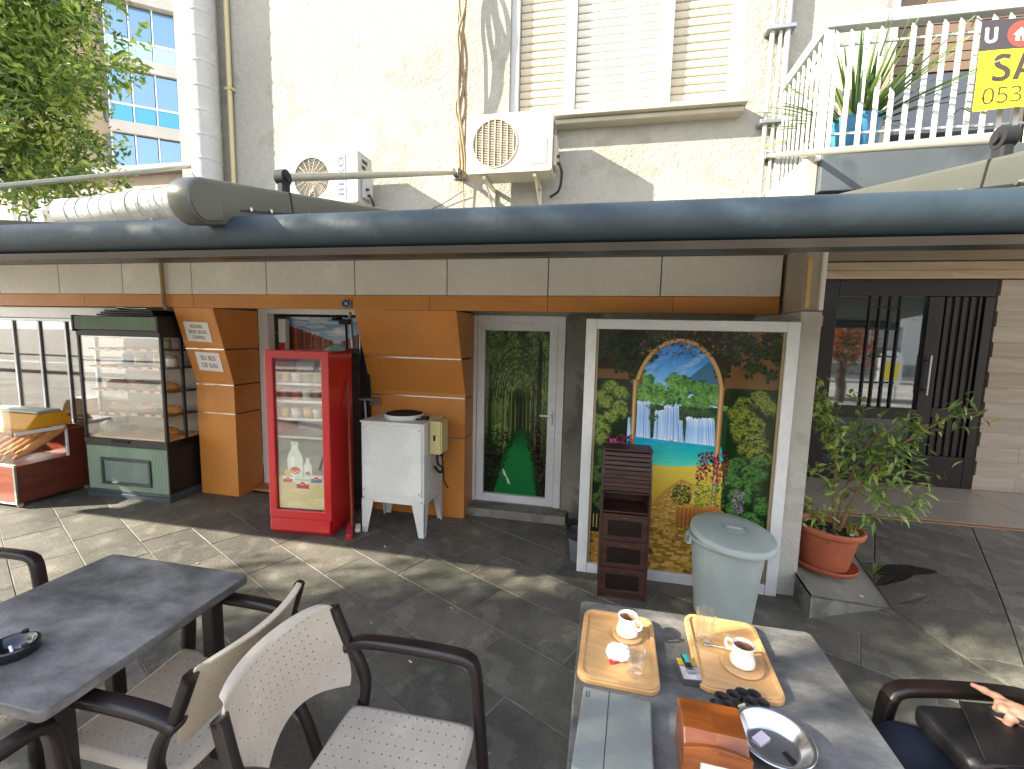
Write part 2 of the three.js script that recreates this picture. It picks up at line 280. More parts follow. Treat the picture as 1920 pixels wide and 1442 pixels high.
// ---------------------------------------------------------------- apartment building
const building = thing('apartment_building', 'white stucco apartment building with shuttered window above the orange shop front', 'building');
{
  const B = building;
  const outline = [[-4.58, 2.46], [-2.2, 2.46], [-2.2, 0], [1.26, 0], [1.26, 2.735], [6.2, 2.735], [6.2, 9], [-4.58, 9]];
  const door = rect(-1.285, -0.355, 0.085, 1.945), win = rect(-0.95, 1.0, 3.69, 5.35), balc = rect(2.02, 4.4, 2.99, 4.9);
  mesh('front_wall', ex(outline, 0.3, 0, [door, win, balc]).translate(0, 0, -4.5), MT.stucco, B);
  mesh('building_body', [span(-4.57, 6.2, 2.62, 9, -14, -4.52), span(1.45, 6.2, 0, 2.62, -14, -6.2)], MT.stucco, B);
  // roller-shutter window
  const w = part('window', B);
  mesh('frame', [rspan(-0.95, -0.87, 3.69, 5.35, -4.3, -4.225), rspan(0.92, 1.0, 3.69, 5.35, -4.3, -4.225), rspan(-0.455, -0.355, 3.69, 5.35, -4.3, -4.22), rspan(0.36, 0.46, 3.69, 5.35, -4.3, -4.22), rspan(-0.87, 0.92, 3.69, 3.73, -4.3, -4.226)], MT.pvcSunDim, w);
  const slatG = (x0, x1) => { const pts = []; for (let i = 0; i <= 5; i++) { const a = -Math.PI / 2 + Math.PI * i / 5; pts.push([-4.29 + 0.012 * Math.cos(a), 0.031 * Math.sin(a)]); } pts.push([-4.3, 0.031], [-4.3, -0.031]); return norm(side(pts, x0, x1)); };
  const smW = mat('#d8d2c4', 0.5, { map: rep(T.mottle, 1.5) }), sm = mat('#c6bba2', 0.5, { map: rep(T.mottle, 1.5) });
  for (const [x0, x1] of [[-0.865, -0.458], [-0.352, 0.357], [0.463, 0.917]]) {
    const g = boxUV(slatG(x0, x1)), mid = x0 < 0 && x1 > 0;
    for (let k = 0; k < 24; k++) { const m = new THREE.Mesh(g, mid ? smW : sm); m.name = 'shutter_slat'; m.position.y = 3.765 + k * 0.067; if (mid) m.position.z = 0.006; m.castShadow = m.receiveShadow = true; w.add(m); }
  }
  mesh('sill', [rspan(-1.02, 1.04, 3.645, 3.688, -4.3, -4.03, 0.008), rspan(-1.0, 1.02, 3.60, 3.643, -4.3, -4.08, 0.012)], mat('#b3ac98', 0.6, { map: rep(T.mottle, 1) }), w);
  // painted door in the recess
  const dr = part('printed_door', B);
  mesh('frame', [rspan(-1.285, -1.215, 0.085, 1.945, -4.3, -4.175), rspan(-0.425, -0.355, 0.085, 1.945, -4.3, -4.175), rspan(-1.215, -0.425, 1.875, 1.945, -4.3, -4.176)], MT.pvc, dr);
  mesh('leaf', [rspan(-1.213, -1.135, 0.09, 1.873, -4.26, -4.185), rspan(-0.505, -0.427, 0.09, 1.873, -4.26, -4.185), rspan(-1.135, -0.505, 1.80, 1.873, -4.26, -4.186), rspan(-1.135, -0.505, 0.09, 0.17, -4.26, -4.186)], MT.pvc, dr);
  const print = new THREE.PlaneGeometry(0.63, 1.63).translate(-0.82, 0.985, -4.222);
  mesh('printed_panel', print, mat('#ffffff', 0.12, { map: canvasTex(512, 1324, paintForest), ior: 1.35 }), dr, true);
  mesh('handle', [rb(0.022, 0.14, 0.012, 0.005, -0.465, 0.98, -4.178), bar([-0.465, 1.0, -4.175], [-0.465, 1.0, -4.14], 0.009), rb(0.12, 0.018, 0.016, 0.006, -0.515, 1.0, -4.138)], MT.pvc, dr);
  mesh('door_step', [rspan(-1.33, -0.28, -0.02, 0.08, -4.2, -4.0, 0.01)], MT.concrete, B);
  mesh('concrete_pier', span(-0.34, -0.06, 0, 1.96, -4.22, -4.165), MT.concrete, B);
  // walls of the entrance passage
  mesh('passage_wall', [rspan(1.245, 1.372, 0, 1.955, -4.19, -3.235, 0.008), span(1.265, 1.38, 0, 2.73, -6, -4.21)], mat('#c2c0ba', 0.85, { map: rep(T.stuccoC, 0.8), bumpMap: rep(T.stucco, 2), bumpScale: 0.006 }), B);
  mesh('passage_wall_cover', [rspan(1.262, 1.366, 1.957, 2.43, -4.19, -3.27, 0.006), rspan(1.262, 1.328, 2.432, 2.98, -4.19, -3.4, 0.006)], mat('#b8aa98', 0.7, { map: rep(T.mottle, 1.2) }), B);
  mesh('trim_strip', [rspan(1.268, 1.296, 1.97, 2.3, -3.268, -3.25, 0.004)], mat('#c9a36a', 0.6), B);
  mesh('trim_strip', [rspan(1.35, 1.376, 1.96, 2.5, -3.28, -3.243, 0.004)], mat('#dddbd4', 0.5), B);
  const ceil = mat('#b9ae9c', 0.6, { map: rep(T.woodPale, 0.8) });
  for (let k = 0; k < 8; k++) mesh('ceiling_board', rspan(1.385, 6, 2.59, 2.612, -5.24 + k * 0.13, -5.24 + k * 0.13 + 0.126, 0.003), ceil, B, false, { ou: k * 0.6 });
  for (let k = 0; k < 2; k++) mesh('lintel_board', rspan(1.385, 6, 2.412 + k * 0.085, 2.412 + k * 0.085 + 0.082, -5.3, -5.235 - 0.01 * k, 0.003), mat('#bcae96', 0.6, { map: rep(T.woodPale, 0.9) }), B, false, { ov: k * 0.3 });
  const cl = ['#ada395', '#a89e90', '#b1a89b'].map((x) => mat(x, 0.6, { map: rep(T.woodPale, 0.9) })), R = rng(31);
  for (let r = 0; r < 14; r++) for (let k = 0; k < 4; k++) {
    const x0 = 3.75 + (r % 2 ? 0 : -0.34) + k * 0.68, a = Math.max(3.735, x0), b = Math.min(x0 + 0.679, 6);
    mesh('stone_plank', rspan(a, b, 0.3 + r * 0.15, 0.3 + r * 0.15 + 0.149, -5.32, -5.245 + 0.0012 * R(), 0.001), cl[Math.floor(R() * 3)], B, false, { ou: R() * 3, ov: R() * 3 });
  }
  // entrance door: dark metal with bars, mirrored panes
  const E = part('entrance_door', B), dm = mat('#1c1613', 0.4, { metalness: 0.3, map: rep(T.mottle, 1.5) }), y0 = 0.3, y1 = 2.405, z = -5.25;
  mesh('frame', [rspan(1.39, 2.36, y0, y1, z - 0.06, z), rspan(2.36, 3.72, 2.24, y1, z - 0.06, z), rspan(3.17, 3.3, y0, 2.24, z - 0.06, z), rspan(3.64, 3.72, y0, 2.24, z - 0.06, z), rspan(2.36, 3.17, y0, 0.46, z - 0.06, z), rspan(3.3, 3.64, y0, 0.62, z - 0.06, z), rspan(2.36, 3.17, 0.98, 1.1, z - 0.06, z), rspan(3.3, 3.64, 1.02, 1.12, z - 0.06, z)], dm, E);
  const mirror = mat('#8b9093', 0.03, { metalness: 0.92 });
  mesh('pane', span(2.36, 3.17, 1.1, 2.24, z - 0.05, z - 0.04), mirror, E);
  mesh('pane', span(2.36, 3.17, 0.46, 0.98, z - 0.05, z - 0.04), mat('#3a3f42', 0.05, { metalness: 0.6 }), E);
  const dull = mat('#4a4742', 0.35, { metalness: 0.1 });
  mesh('pane', span(3.3, 3.64, 1.12, 2.24, z - 0.05, z - 0.04), dull, E); mesh('pane', span(3.3, 3.64, 0.62, 1.02, z - 0.05, z - 0.04), dull, E);
  for (let k = 0; k < 4; k++) { const x = 2.66 + k * 0.09; mesh('grille_bar', rspan(x, x + 0.018, 1.1, 2.24, z - 0.035, z - 0.016, 0.003), dm, E); }
  mesh('grille_bar', [1.35, 1.62, 1.9, 2.12].map((y) => rspan(2.66, 2.96, y, y + 0.014, z - 0.03, z - 0.02, 0.003)), dm, E);
  for (let k = 0; k < 5; k++) { const x = 3.325 + k * 0.068; mesh('grille_bar', rspan(x, x + 0.026, 1.12, 2.24, z - 0.035, z - 0.012, 0.003), dm, E); mesh('grille_bar', rspan(x, x + 0.026, 0.62, 1.02, z - 0.035, z - 0.012, 0.003), dm, E); }
  mesh('handle', [bar([3.21, 1.25, z + 0.05], [3.21, 1.65, z + 0.05], 0.012), bar([3.21, 1.3, z], [3.21, 1.3, z + 0.05], 0.008), bar([3.21, 1.6, z], [3.21, 1.6, z + 0.05], 0.008)], MT.alu, E);
  mesh('door_bell', rb(0.05, 0.12, 0.03, 0.012, 2.2, 1.98, z + 0.016), mat('#a07f70', 0.5), B);
  // balcony doorway behind the railing
  const bd = part('balcony_door', B);
  mesh('frame', [rspan(2.02, 2.12, 2.99, 4.9, -4.34, -4.22), rspan(3.1, 3.2, 2.99, 4.9, -4.34, -4.22), rspan(4.3, 4.4, 2.99, 4.9, -4.34, -4.22)], mat('#c9bda8', 0.5), bd);
  mesh('pane', span(2.12, 3.1, 2.99, 4.9, -4.36, -4.35), MT.darkGlass, bd); mesh('pane', span(3.2, 4.3, 2.99, 4.9, -4.36, -4.35), MT.darkGlass, bd);
  for (let k = 0; k < 14; k++) mesh('blind_slat', rspan(2.13, 3.09, 3.9 + k * 0.07, 3.964 + k * 0.07, -4.345, -4.335, 0.003), mat('#6e5a48', 0.6), bd);
}
// ---------------------------------------------------------------- shop front
const shop = thing('shop_front', 'orange clad shop front with white sign panels under the awning', 'shop front');
{
  const S = shop, xs = [-7.95, -7.13, -6.32, -5.5, -4.69, -3.87, -3.05, -2.16, -1.31, -0.46, 0.4, 1.235];
  mesh('panel_backing', span(-7.95, 1.24, 2.08, 2.37, -3.7, -3.612), MT.darkSteel, S);
  for (let i = 0; i < xs.length - 1; i++) mesh('sign_panel', rspan(xs[i] + 0.004, xs[i + 1] - 0.004, 2.078, 2.372, -3.61, -3.58, 0.003), MT.panel, S, false, { ou: i * 0.7 });
  mesh('roof_slab', [span(-7.95, 1.24, 2.376, 2.45, -4.2, -3.56)], MT.concrete, S);
  mesh('soffit', span(-7.95, 1.24, 1.995, 2.07, -4.19, -3.63), MT.panel, S);
  const bs = [-7.95, -5.2, -3.87, -2.19, -1.47, -0.46, 0.5, 1.235];
  for (let i = 0; i < bs.length - 1; i++) mesh('orange_panel', rspan(bs[i] + 0.0015, bs[i + 1] - 0.0015, 1.952, 2.0745, -3.628, -3.588, 0.002), MT.orange, S, false, { ou: i * 0.9 });
  const pillar = (name, x0, x1, zb, zt, rows) => {
    const P = part(name, S), f = (y) => y < 1.2 ? zb : lerp(zb, zt, (y - 1.2) / 0.75);
    for (let i = 0; i < rows.length - 1; i++) {
      const a = rows[i] + (i ? 0.006 : 0), b = rows[i + 1] - (i < rows.length - 2 ? 0.006 : 0), zy = [[-4.19, a], [f(a), a]]; if (a < 1.19 && b > 1.21) zy.push([zb, 1.2]); zy.push([f(b), b], [-4.19, b]);
      mesh('orange_panel', side(zy, x0, x1), MT.orange, P, false, { ou: i * 0.6, ov: i * 0.3 });
      if (i) mesh('steel_strip', bx(x1 - x0 - 0.004, 0.011, 0.02, (x0 + x1) / 2, rows[i], f(rows[i]) - 0.008), MT.steel, P);
    }
  };
  pillar('pillar', -4.16, -3.7, -3.84, -3.632, [0, 0.88, 1.18, 1.55, 1.95]);
  pillar('pillar', -2.2, -1.245, -3.91, -3.632, [0, 0.78, 1.16, 1.53, 1.95]);
  // shop doorway
  const d = part('shop_doorway', S);
  mesh('frame', [rspan(-3.695, -3.58, 0.03, 1.99, -4.3, -4.19), rspan(-2.32, -2.21, 0.03, 1.99, -4.3, -4.19), rspan(-3.58, -2.32, 1.93, 1.99, -4.3, -4.19), rspan(-3.58, -2.32, 0.0, 0.05, -4.3, -4.19)], MT.pvc, d);
  mesh('leaf', [rspan(-3.56, -3.47, 0.06, 1.88, -4.4, -4.33), rspan(-3.47, -2.95, 0.72, 0.8, -4.4, -4.33), rspan(-2.95, -2.87, 0.06, 0.8, -4.4, -4.33), rspan(-3.47, -2.95, 0.06, 0.14, -4.4, -4.33)], MT.pvc, d);
  mesh('pane', span(-3.47, -2.95, 0.14, 0.72, -4.37, -4.364), MT.glass, d);
  mesh('door_plate', rspan(-3.555, -3.475, 0.98, 1.62, -4.33, -4.322, 0.002), mat('#a01822', 0.4), d);
  mesh('threshold', rspan(-3.69, -2.21, -0.01, 0.04, -4.19, -4.0, 0.006), mat('#b47a3c', 0.6, { map: rep(T.mottle, 1) }), d);
  mesh('poster', new THREE.PlaneGeometry(1.15, 0.72).translate(-2.98, 1.55, -4.45), mat('#ffffff', 0.35, { map: canvasTex(640, 400, paintCanal) }), d, true);
  mesh('inner_wall', [span(-2.44, -2.26, 0, 2.0, -4.62, -4.4)], MT.black, d);
  // glazed front left of the pillar with its roller housing
  const g = part('glazed_front', S);
  mesh('housing', rspan(-7.9, -4.95, 1.83, 1.95, -3.86, -3.72, 0.01), MT.pvc, g);
  mesh('head_rail', rspan(-7.9, -4.95, 1.795, 1.828, -3.82, -3.76, 0.004), MT.alu, g);
  mesh('sill_rail', rspan(-7.9, -4.25, 0.02, 0.1, -3.84, -3.74, 0.004), MT.alu, g);
  for (const x of [-7.3, -6.92, -6.53, -6.15, -5.77, -5.38]) mesh('mullion', rspan(x - 0.014, x + 0.014, 0.1, 1.795, -3.81, -3.77, 0.003), MT.alu, g);
  for (let i = 0; i < 6; i++) mesh('pane', span(-7.28 + i * 0.387, -6.94 + i * 0.387, 0.1, 1.795, -3.793, -3.787), MT.shopGlass, g);
  // shop interior, seen only through the glass
  const it = part('interior', S), iw = mat('#77726a', 0.8, { map: rep(T.mottle, 0.5) });
  mesh('room_wall', [span(-8.1, -2.2, 0, 2.0, -7.1, -7.0), span(-8.1, -7.96, 0, 2.0, -7, -3.75), span(-2.24, -2.2, 0, 2.0, -7, -4.63)], iw, it);
  mesh('room_ceiling', span(-8.1, -2.2, 2.0, 2.36, -7.1, -4.21), iw, it);
  mesh('room_floor', span(-8.1, -2.22, -0.02, 0.015, -7, -4.0), mat('#8c8478', 0.4, { map: rep(T.mottle, 0.8) }), it);
  mesh('counter', [rspan(-7.4, -4.4, 0.02, 0.95, -5.8, -5.2), rspan(-7.45, -4.35, 0.95, 1.0, -5.85, -5.15)], MT.walnut, it);
  for (let k = 0; k < 3; k++) mesh('wall_shelf', rspan(-7.6, -4.4, 0.9 + k * 0.4, 0.93 + k * 0.4, -6.98, -6.7), MT.beech, it);
}
// ---------------------------------------------------------------- prints (flat pictures on panels, posters and banners)
function leafDabs(c, R, n, x0, x1, y0, y1, cols, s0, s1, tall = 1, keep) {
  for (let i = 0; i < n; i++) {
    const x = lerp(x0, x1, R()), y = lerp(y0, y1, R()); if (keep && !keep(x, y)) continue;
    c.fillStyle = cols[Math.floor(R() * cols.length)]; c.globalAlpha = 0.35 + 0.6 * R(); const s = lerp(s0, s1, R() * R());
    c.beginPath(); c.ellipse(x, y, s, s * (0.5 + R() * tall), R() * 3, 0, 7); c.fill();
  }
  c.globalAlpha = 1;
}
function bush(c, R, x, y, rx, ry, cols, n = 26) {     // leaf mass: dark body, then smaller and lighter leaves towards the upper left
  for (let l = 0; l < cols.length; l++) { const f = 1 - l * 0.1, m = Math.round(n * (1 + l * 1.3)); for (let i = 0; i < m; i++) { const a = R() * 6.28, q = Math.sqrt(R()) * f, s = lerp(0.3, 0.055, l / Math.max(1, cols.length - 1)) * Math.min(rx, ry) * (0.6 + 0.8 * R()); c.fillStyle = cols[l]; c.globalAlpha = l ? 0.55 : 0.8; c.beginPath(); c.ellipse(x + Math.cos(a) * rx * q - rx * 0.05 * l, y + Math.sin(a) * ry * q - ry * 0.09 * l, s * 1.25, s * 0.7, R() * 3, 0, 7); c.fill(); } }
  c.globalAlpha = 1;
}
function paintForest(c, w, h) {
  const R = rng(77); c.fillStyle = '#101a0c'; c.fillRect(0, 0, w, h);
  const gr = c.createRadialGradient(w * 0.5, h * 0.36, 10, w * 0.5, h * 0.4, h * 0.5); gr.addColorStop(0, '#a3b45a'); gr.addColorStop(0.35, '#4c6a28'); gr.addColorStop(1, '#0e180a'); c.fillStyle = gr; c.fillRect(0, 0, w, h);
  for (let i = 0; i < 90; i++) bush(c, R, R() * w, R() * h * 0.7, 50, 70, [['#243a16', '#4a7028', '#7ea040', '#b8c868'], ['#1c3014', '#365a22', '#5c8434', '#8caa4c']][i % 2], 10);
  for (let i = 0; i < 950; i++) {   // hanging willow strands
    const x = R() * w, y = R() * h * 0.55, l = 60 + R() * 330; if (Math.abs(x - w * 0.5) < 50 && y > h * 0.3) continue;
    c.strokeStyle = ['#86a244', '#b4c070', '#4c7028', '#2c4a1a', '#1a2c10', '#d0d494'][Math.floor(R() * (x > w * 0.66 ? 4 : 6))]; c.globalAlpha = 0.16 + 0.4 * R(); c.lineWidth = 1 + 2.4 * R();
    c.beginPath(); c.moveTo(x, y); c.quadraticCurveTo(x + (R() - 0.5) * 30, y + l / 2, x + (R() - 0.5) * 20, y + l); c.stroke();
  }
  c.globalAlpha = 1; for (let k = 0; k < 26; k++) { c.globalAlpha = 0.1; c.fillStyle = '#0e1a0c'; c.beginPath(); c.ellipse(w * 0.56, h * 0.5, 20 + k * 3.4, 60 + k * 7, 0, 0, 7); c.fill(); } c.globalAlpha = 1;
  for (let k = 0; k < 16; k++) { const sd = k % 2 ? 1 : -1, d = 8 + k * 5, x = w * 0.56 + sd * d, t = 2 + k * 0.35; c.strokeStyle = k % 3 ? '#2c3c1c' : '#8a9a62'; c.lineWidth = t; c.beginPath(); c.moveTo(x, h * (0.44 - k * 0.006)); c.lineTo(x + sd * 3, h * (0.58 + k * 0.008)); c.stroke(); }
  for (let k = 0; k < 9; k++) {     // arched boughs
    c.strokeStyle = ['#1a2210', '#2a341a', '#3a4a22'][k % 3]; c.lineWidth = 12 - k; const r = 250 - k * 24;
    c.beginPath(); c.ellipse(w * 0.5 + k * 5, h * 0.42, r * 0.8, r * 1.7, 0, Math.PI * 1.02, Math.PI * 1.98); c.stroke();
  }
  leafDabs(c, R, 1300, 0, w, 0, h * 0.35, ['#1c2c12', '#4a6424', '#8a9a4a', '#2c4218'], 2, 10, 1.4);
  for (const [x, wd, col, y0] of [[40, 26, '#23220f', 0.2], [168, 22, '#7f8a56', 0.36], [150, 10, '#3a4420', 0.3], [205, 9, '#5a6a3a', 0.42], [440, 34, '#16180c', 0.05], [395, 16, '#202a12', 0.3], [255, 7, '#6b7a48', 0.45], [330, 9, '#2c3818', 0.42]]) {
    c.fillStyle = col; c.beginPath(); c.moveTo(x - wd * 0.4, h * y0); c.lineTo(x + wd * 0.4, h * y0); c.lineTo(x + wd * 0.62, h * 0.78); c.lineTo(x - wd * 0.6, h * 0.78); c.fill();
  }
  c.fillStyle = '#0c140a'; c.fillRect(0, h * 0.76, w, h * 0.24); 
  leafDabs(c, R, 700, 0, w * 0.4, h * 0.6, h, ['#14210f', '#28401a', '#3a2630', '#0c120a'], 3, 13, 1);
  leafDabs(c, R, 700, w * 0.7, w, h * 0.5, h, ['#1c3012', '#35541f', '#5a2a34', '#8a3a52', '#101a0c'], 3, 12, 1);
  { const q = c.createLinearGradient(0, h * 0.58, 0, h); q.addColorStop(0, '#12401f'); q.addColorStop(0.35, '#1c8040'); q.addColorStop(1, '#177036'); c.fillStyle = q; }
  c.beginPath(); c.moveTo(w * 0.6, h * 0.575); c.bezierCurveTo(w * 0.5, h * 0.62, w * 0.36, h * 0.66, w * 0.3, h * 0.76); c.bezierCurveTo(w * 0.26, h * 0.86, w * 0.22, h * 0.92, w * 0.16, h); c.lineTo(w * 0.86, h); c.bezierCurveTo(w * 0.82, h * 0.86, w * 0.8, h * 0.74, w * 0.74, h * 0.68); c.bezierCurveTo(w * 0.7, h * 0.63, w * 0.64, h * 0.61, w * 0.63, h * 0.575); c.fill();
  for (let i = 0; i < 900; i++) { const v = R(), y = lerp(h * 0.62, h, v), x = lerp(lerp(w * 0.42, w * 0.2, v), lerp(w * 0.68, w * 0.83, v), R()); c.fillStyle = R() < 0.5 ? '#2c9a52' : '#0f5228'; c.globalAlpha = 0.16; c.fillRect(x, y, 6 + 26 * R(), 1.5); } c.globalAlpha = 1;
  for (let i = 0; i < 60; i++) { const v = i / 60, y = lerp(h * 0.6, h, v); bush(c, R, lerp(w * 0.5, w * 0.12, v) - 14 * R(), y, 22 + 16 * v, 16, ['#12200d', '#24401a', '#40602a'], 5); bush(c, R, lerp(w * 0.68, w * 0.9, v) + 14 * R(), y, 20 + 14 * v, 16, ['#12200d', '#2a461c', i % 4 ? '#4a6a2c' : '#8a3a52'], 5); }
  c.globalAlpha = 1; c.fillStyle = '#c9d6cc'; for (const [x, y] of [[0.3, 0.84], [0.36, 0.885]]) { c.beginPath(); c.moveTo(w * x, h * y); c.quadraticCurveTo(w * (x + 0.06), h * (y + 0.02), w * (x + 0.07), h * (y + 0.055)); c.quadraticCurveTo(w * (x + 0.01), h * (y + 0.05), w * x, h * y); c.fill(); }
}
function paintCanal(c, w, h) {
  const R = rng(12), g = c.createLinearGradient(0, 0, 0, h * 0.5); g.addColorStop(0, '#5d8fc0'); g.addColorStop(1, '#c9d4dc'); c.fillStyle = g; c.fillRect(0, 0, w, h);
  c.globalAlpha = 0.5; c.fillStyle = '#eef1f4'; for (let i = 0; i < 24; i++) { c.beginPath(); c.ellipse(R() * w, R() * h * 0.28, 30 + 60 * R(), 6 + 10 * R(), 0, 0, 7); c.fill(); } c.globalAlpha = 1;
  c.fillStyle = '#5d8f8c'; c.beginPath(); c.moveTo(w * 0.52, h * 0.4); c.lineTo(w * 0.6, h * 0.4); c.lineTo(w * 0.9, h); c.lineTo(w * 0.12, h); c.fill();
  for (const s of [0, 1]) {
    const X = (t) => s ? lerp(1, 0.62, t) * w : lerp(0, 0.5, t) * w;
    for (let i = 0; i < 40; i++) { const t = i / 40, y0 = lerp(0.12, 0.36, t) * h + 14 * R(), y1 = lerp(s ? 1.0 : 0.95, 0.42, Math.pow(t, 0.7)) * h; c.fillStyle = ['#7d3b2a', '#97513a', '#5c2c22', '#a8694c', '#6b3a2c'][Math.floor(R() * 5)]; c.fillRect(X(t) - (s ? w * 0.03 : 0), y0, w * 0.03, y1 - y0);
      c.fillStyle = '#2a1814'; for (let k = 0; k < 6; k++) c.fillRect(X(t) - (s ? w * 0.02 : -w * 0.008), lerp(y0, y1, 0.12 + k * 0.15), 4, 6); }
  }
  for (let i = 0; i < 40; i++) { c.fillStyle = ['#2b2622', '#8a4a38', '#c9b89c', '#3a2a26'][i % 4]; const t = R(); c.fillRect(lerp(0.05, 0.4, t) * w, lerp(0.95, 0.48, t) * h, 24 * (1 - t) + 5, 5); }
  c.globalAlpha = 0.25; for (let i = 0; i < 200; i++) { c.fillStyle = R() < 0.5 ? '#9fc2bd' : '#315a5a'; c.fillRect(lerp(0.3, 0.75, R()) * w, lerp(0.45, 1, R()) * h, 20, 2); } c.globalAlpha = 1;
}
function paintWaterfall(c, w, h) {
  const R = rng(99), X = (u) => u * w, Y = (v) => v * h;
  c.fillStyle = '#1c2412'; c.fillRect(0, 0, w, h);
  let g = c.createLinearGradient(0, Y(0.05), 0, Y(0.26)); g.addColorStop(0, '#2f78d0'); g.addColorStop(0.6, '#68b0ee'); g.addColorStop(1, '#a8d8f4'); c.fillStyle = g; c.fillRect(X(0.2), 0, X(0.56), Y(0.3));
  for (let i = 0; i < 60; i++) { c.fillStyle = ['#dfeaf4', '#a9c6e6', '#3f72b4', '#27508f'][Math.floor(R() * 4)]; c.globalAlpha = 0.22; c.beginPath(); c.ellipse(X(0.28 + 0.45 * R()), Y(0.05 + 0.15 * R()), 40 * R() + 14, 18 * R() + 5, -0.5, 0, 7); c.fill(); } c.globalAlpha = 1;
  c.fillStyle = '#3d6c8e'; c.beginPath(); c.moveTo(X(0.5), Y(0.2)); c.lineTo(X(0.62), Y(0.12)); c.lineTo(X(0.76), Y(0.18)); c.lineTo(X(0.76), Y(0.25)); c.lineTo(X(0.4), Y(0.25)); c.fill();
  for (let i = 0; i < 46; i++) { const t = i / 46; bush(c, R, X(0.08 + 0.68 * R()), Y(0.195 + 0.11 * t + 0.012 * R()), 62 - 14 * t, 46 - 10 * t, [['#2c5a2a', '#4a8438', '#74a848', '#9cc862'], ['#1e4a22', '#3a7430', '#5f983c', '#8ab850']][i % 2], 14); }
  for (const [x0, x1, y0, y1] of [[0.13, 0.33, 0.3, 0.45], [0.33, 0.5, 0.3, 0.45], [0.5, 0.75, 0.31, 0.47]]) { c.fillStyle = '#20402a'; c.fillRect(X(x0), Y(y0), X(x1 - x0), Y(y1 - y0)); }
  const fall = (x0, x1, y0, y1) => {
    const q = c.createLinearGradient(0, Y(y0), 0, Y(y1)); q.addColorStop(0, '#dcebfa'); q.addColorStop(0.4, '#8fbdf0'); q.addColorStop(0.8, '#b8d8f6'); q.addColorStop(1, '#f2f8ff'); c.fillStyle = q; c.beginPath(); c.moveTo(X(x0), Y(y1)); c.lineTo(X(x0), Y(y0 + 0.02));
    for (let i = 0; i <= 8; i++) c.quadraticCurveTo(X(lerp(x0, x1, (i - 0.5) / 8)), Y(y0 - 0.004), X(lerp(x0, x1, i / 8)), Y(y0 + 0.012 * R())); c.lineTo(X(x1) + 14, Y(y1)); c.fill();
    for (let i = 0; i < 8; i++) { c.globalAlpha = 0.35; c.fillStyle = '#ffffff'; c.beginPath(); c.ellipse(X(lerp(x0, x1, R())), Y(y1), 26, 9, 0, 0, 7); c.fill(); }
    for (let i = 0; i < 90; i++) { const x = X(lerp(x0, x1, R())), a = Y(y0 + 0.02 * R()), b = Y(y1); c.strokeStyle = ['#e6f0fa', '#8fb8e8', '#4f86d0', '#2c5fae', '#ffffff'][Math.floor(R() * 5)]; c.globalAlpha = 0.3; c.lineWidth = 1 + 3 * R(); c.beginPath(); c.moveTo(x, a); c.quadraticCurveTo(x + 4, lerp(a, b, 0.3), x + (x - X((x0 + x1) / 2)) * 0.25 + 8, b); c.stroke(); } c.globalAlpha = 1; };
  for (let i = 0; i < 30; i++) bush(c, R, X(0.12 + 0.6 * R()), Y(0.32 + 0.1 * R()), 46, 34, ['#16301c', '#27502a', '#3f6a34'], 12);
  fall(0.1, 0.21, 0.33, 0.44); fall(0.25, 0.32, 0.285, 0.445); fall(0.35, 0.4, 0.32, 0.44); fall(0.4, 0.48, 0.295, 0.44); fall(0.48, 0.505, 0.355, 0.445); fall(0.525, 0.675, 0.34, 0.462);
  for (const [u, v] of [[0.22, 0.3], [0.33, 0.31], [0.345, 0.35], [0.51, 0.315], [0.56, 0.325], [0.62, 0.32], [0.68, 0.34], [0.215, 0.35], [0.43, 0.29]]) bush(c, R, X(u), Y(v), 34, 20, ['#1c3a1c', '#3a6a2c', '#6a9a40'], 12);
  g = c.createLinearGradient(0, Y(0.42), 0, Y(0.55)); g.addColorStop(0, '#2088c8'); g.addColorStop(0.45, '#20b4b8'); g.addColorStop(1, '#5cd8b8'); c.fillStyle = g; c.beginPath(); c.moveTo(X(0.1), Y(0.43)); c.lineTo(X(0.72), Y(0.455)); c.lineTo(X(0.74), Y(0.52)); c.quadraticCurveTo(X(0.4), Y(0.58), X(0.2), Y(0.52)); c.lineTo(X(0.08), Y(0.5)); c.fill();
  for (let i = 0; i < 130; i++) { c.globalAlpha = 0.25; c.fillStyle = R() < 0.4 ? '#c9ecea' : '#0f5a66'; c.fillRect(X(0.15 + 0.52 * R()), Y(0.435 + 0.1 * R()), 10 + 40 * R(), 2); } c.globalAlpha = 1;
  g = c.createLinearGradient(0, Y(0.5), 0, Y(0.68)); g.addColorStop(0, '#e2cc4c'); g.addColorStop(1, '#bfa03c'); c.fillStyle = g; c.beginPath(); c.moveTo(X(0.16), Y(0.53)); c.quadraticCurveTo(X(0.45), Y(0.575), X(0.74), Y(0.515)); c.lineTo(X(0.76), Y(0.72)); c.lineTo(X(0.2), Y(0.72)); c.fill();
  c.fillStyle = '#a9843c'; c.beginPath(); c.moveTo(X(0.52), Y(0.6)); c.quadraticCurveTo(X(0.3), Y(0.7), X(0.2), Y(1)); c.lineTo(X(0.7), Y(1)); c.quadraticCurveTo(X(0.52), Y(0.75), X(0.6), Y(0.62)); c.fill();
  for (let j = 0; j < 46; j++) { const v = 0.61 + 0.39 * Math.pow(j / 46, 1.3), sc = (v - 0.55) * 70; for (let i = 0; i < 60; i++) { const x = X(0) + i * sc * 2.2 + (j % 2) * sc; c.fillStyle = ['#d8ae58', '#b08838', '#96702c', '#e6c06a', '#c4984a'][Math.floor(R() * 5)]; c.globalAlpha = 0.8; if (x > X(0.52 - (v - 0.6) * 1.3) && x < X(0.6 + Math.max(0, v - 0.72) * 1.0)) c.fillRect(x, Y(v), sc * 1.9, sc * 0.55 + 2); } }
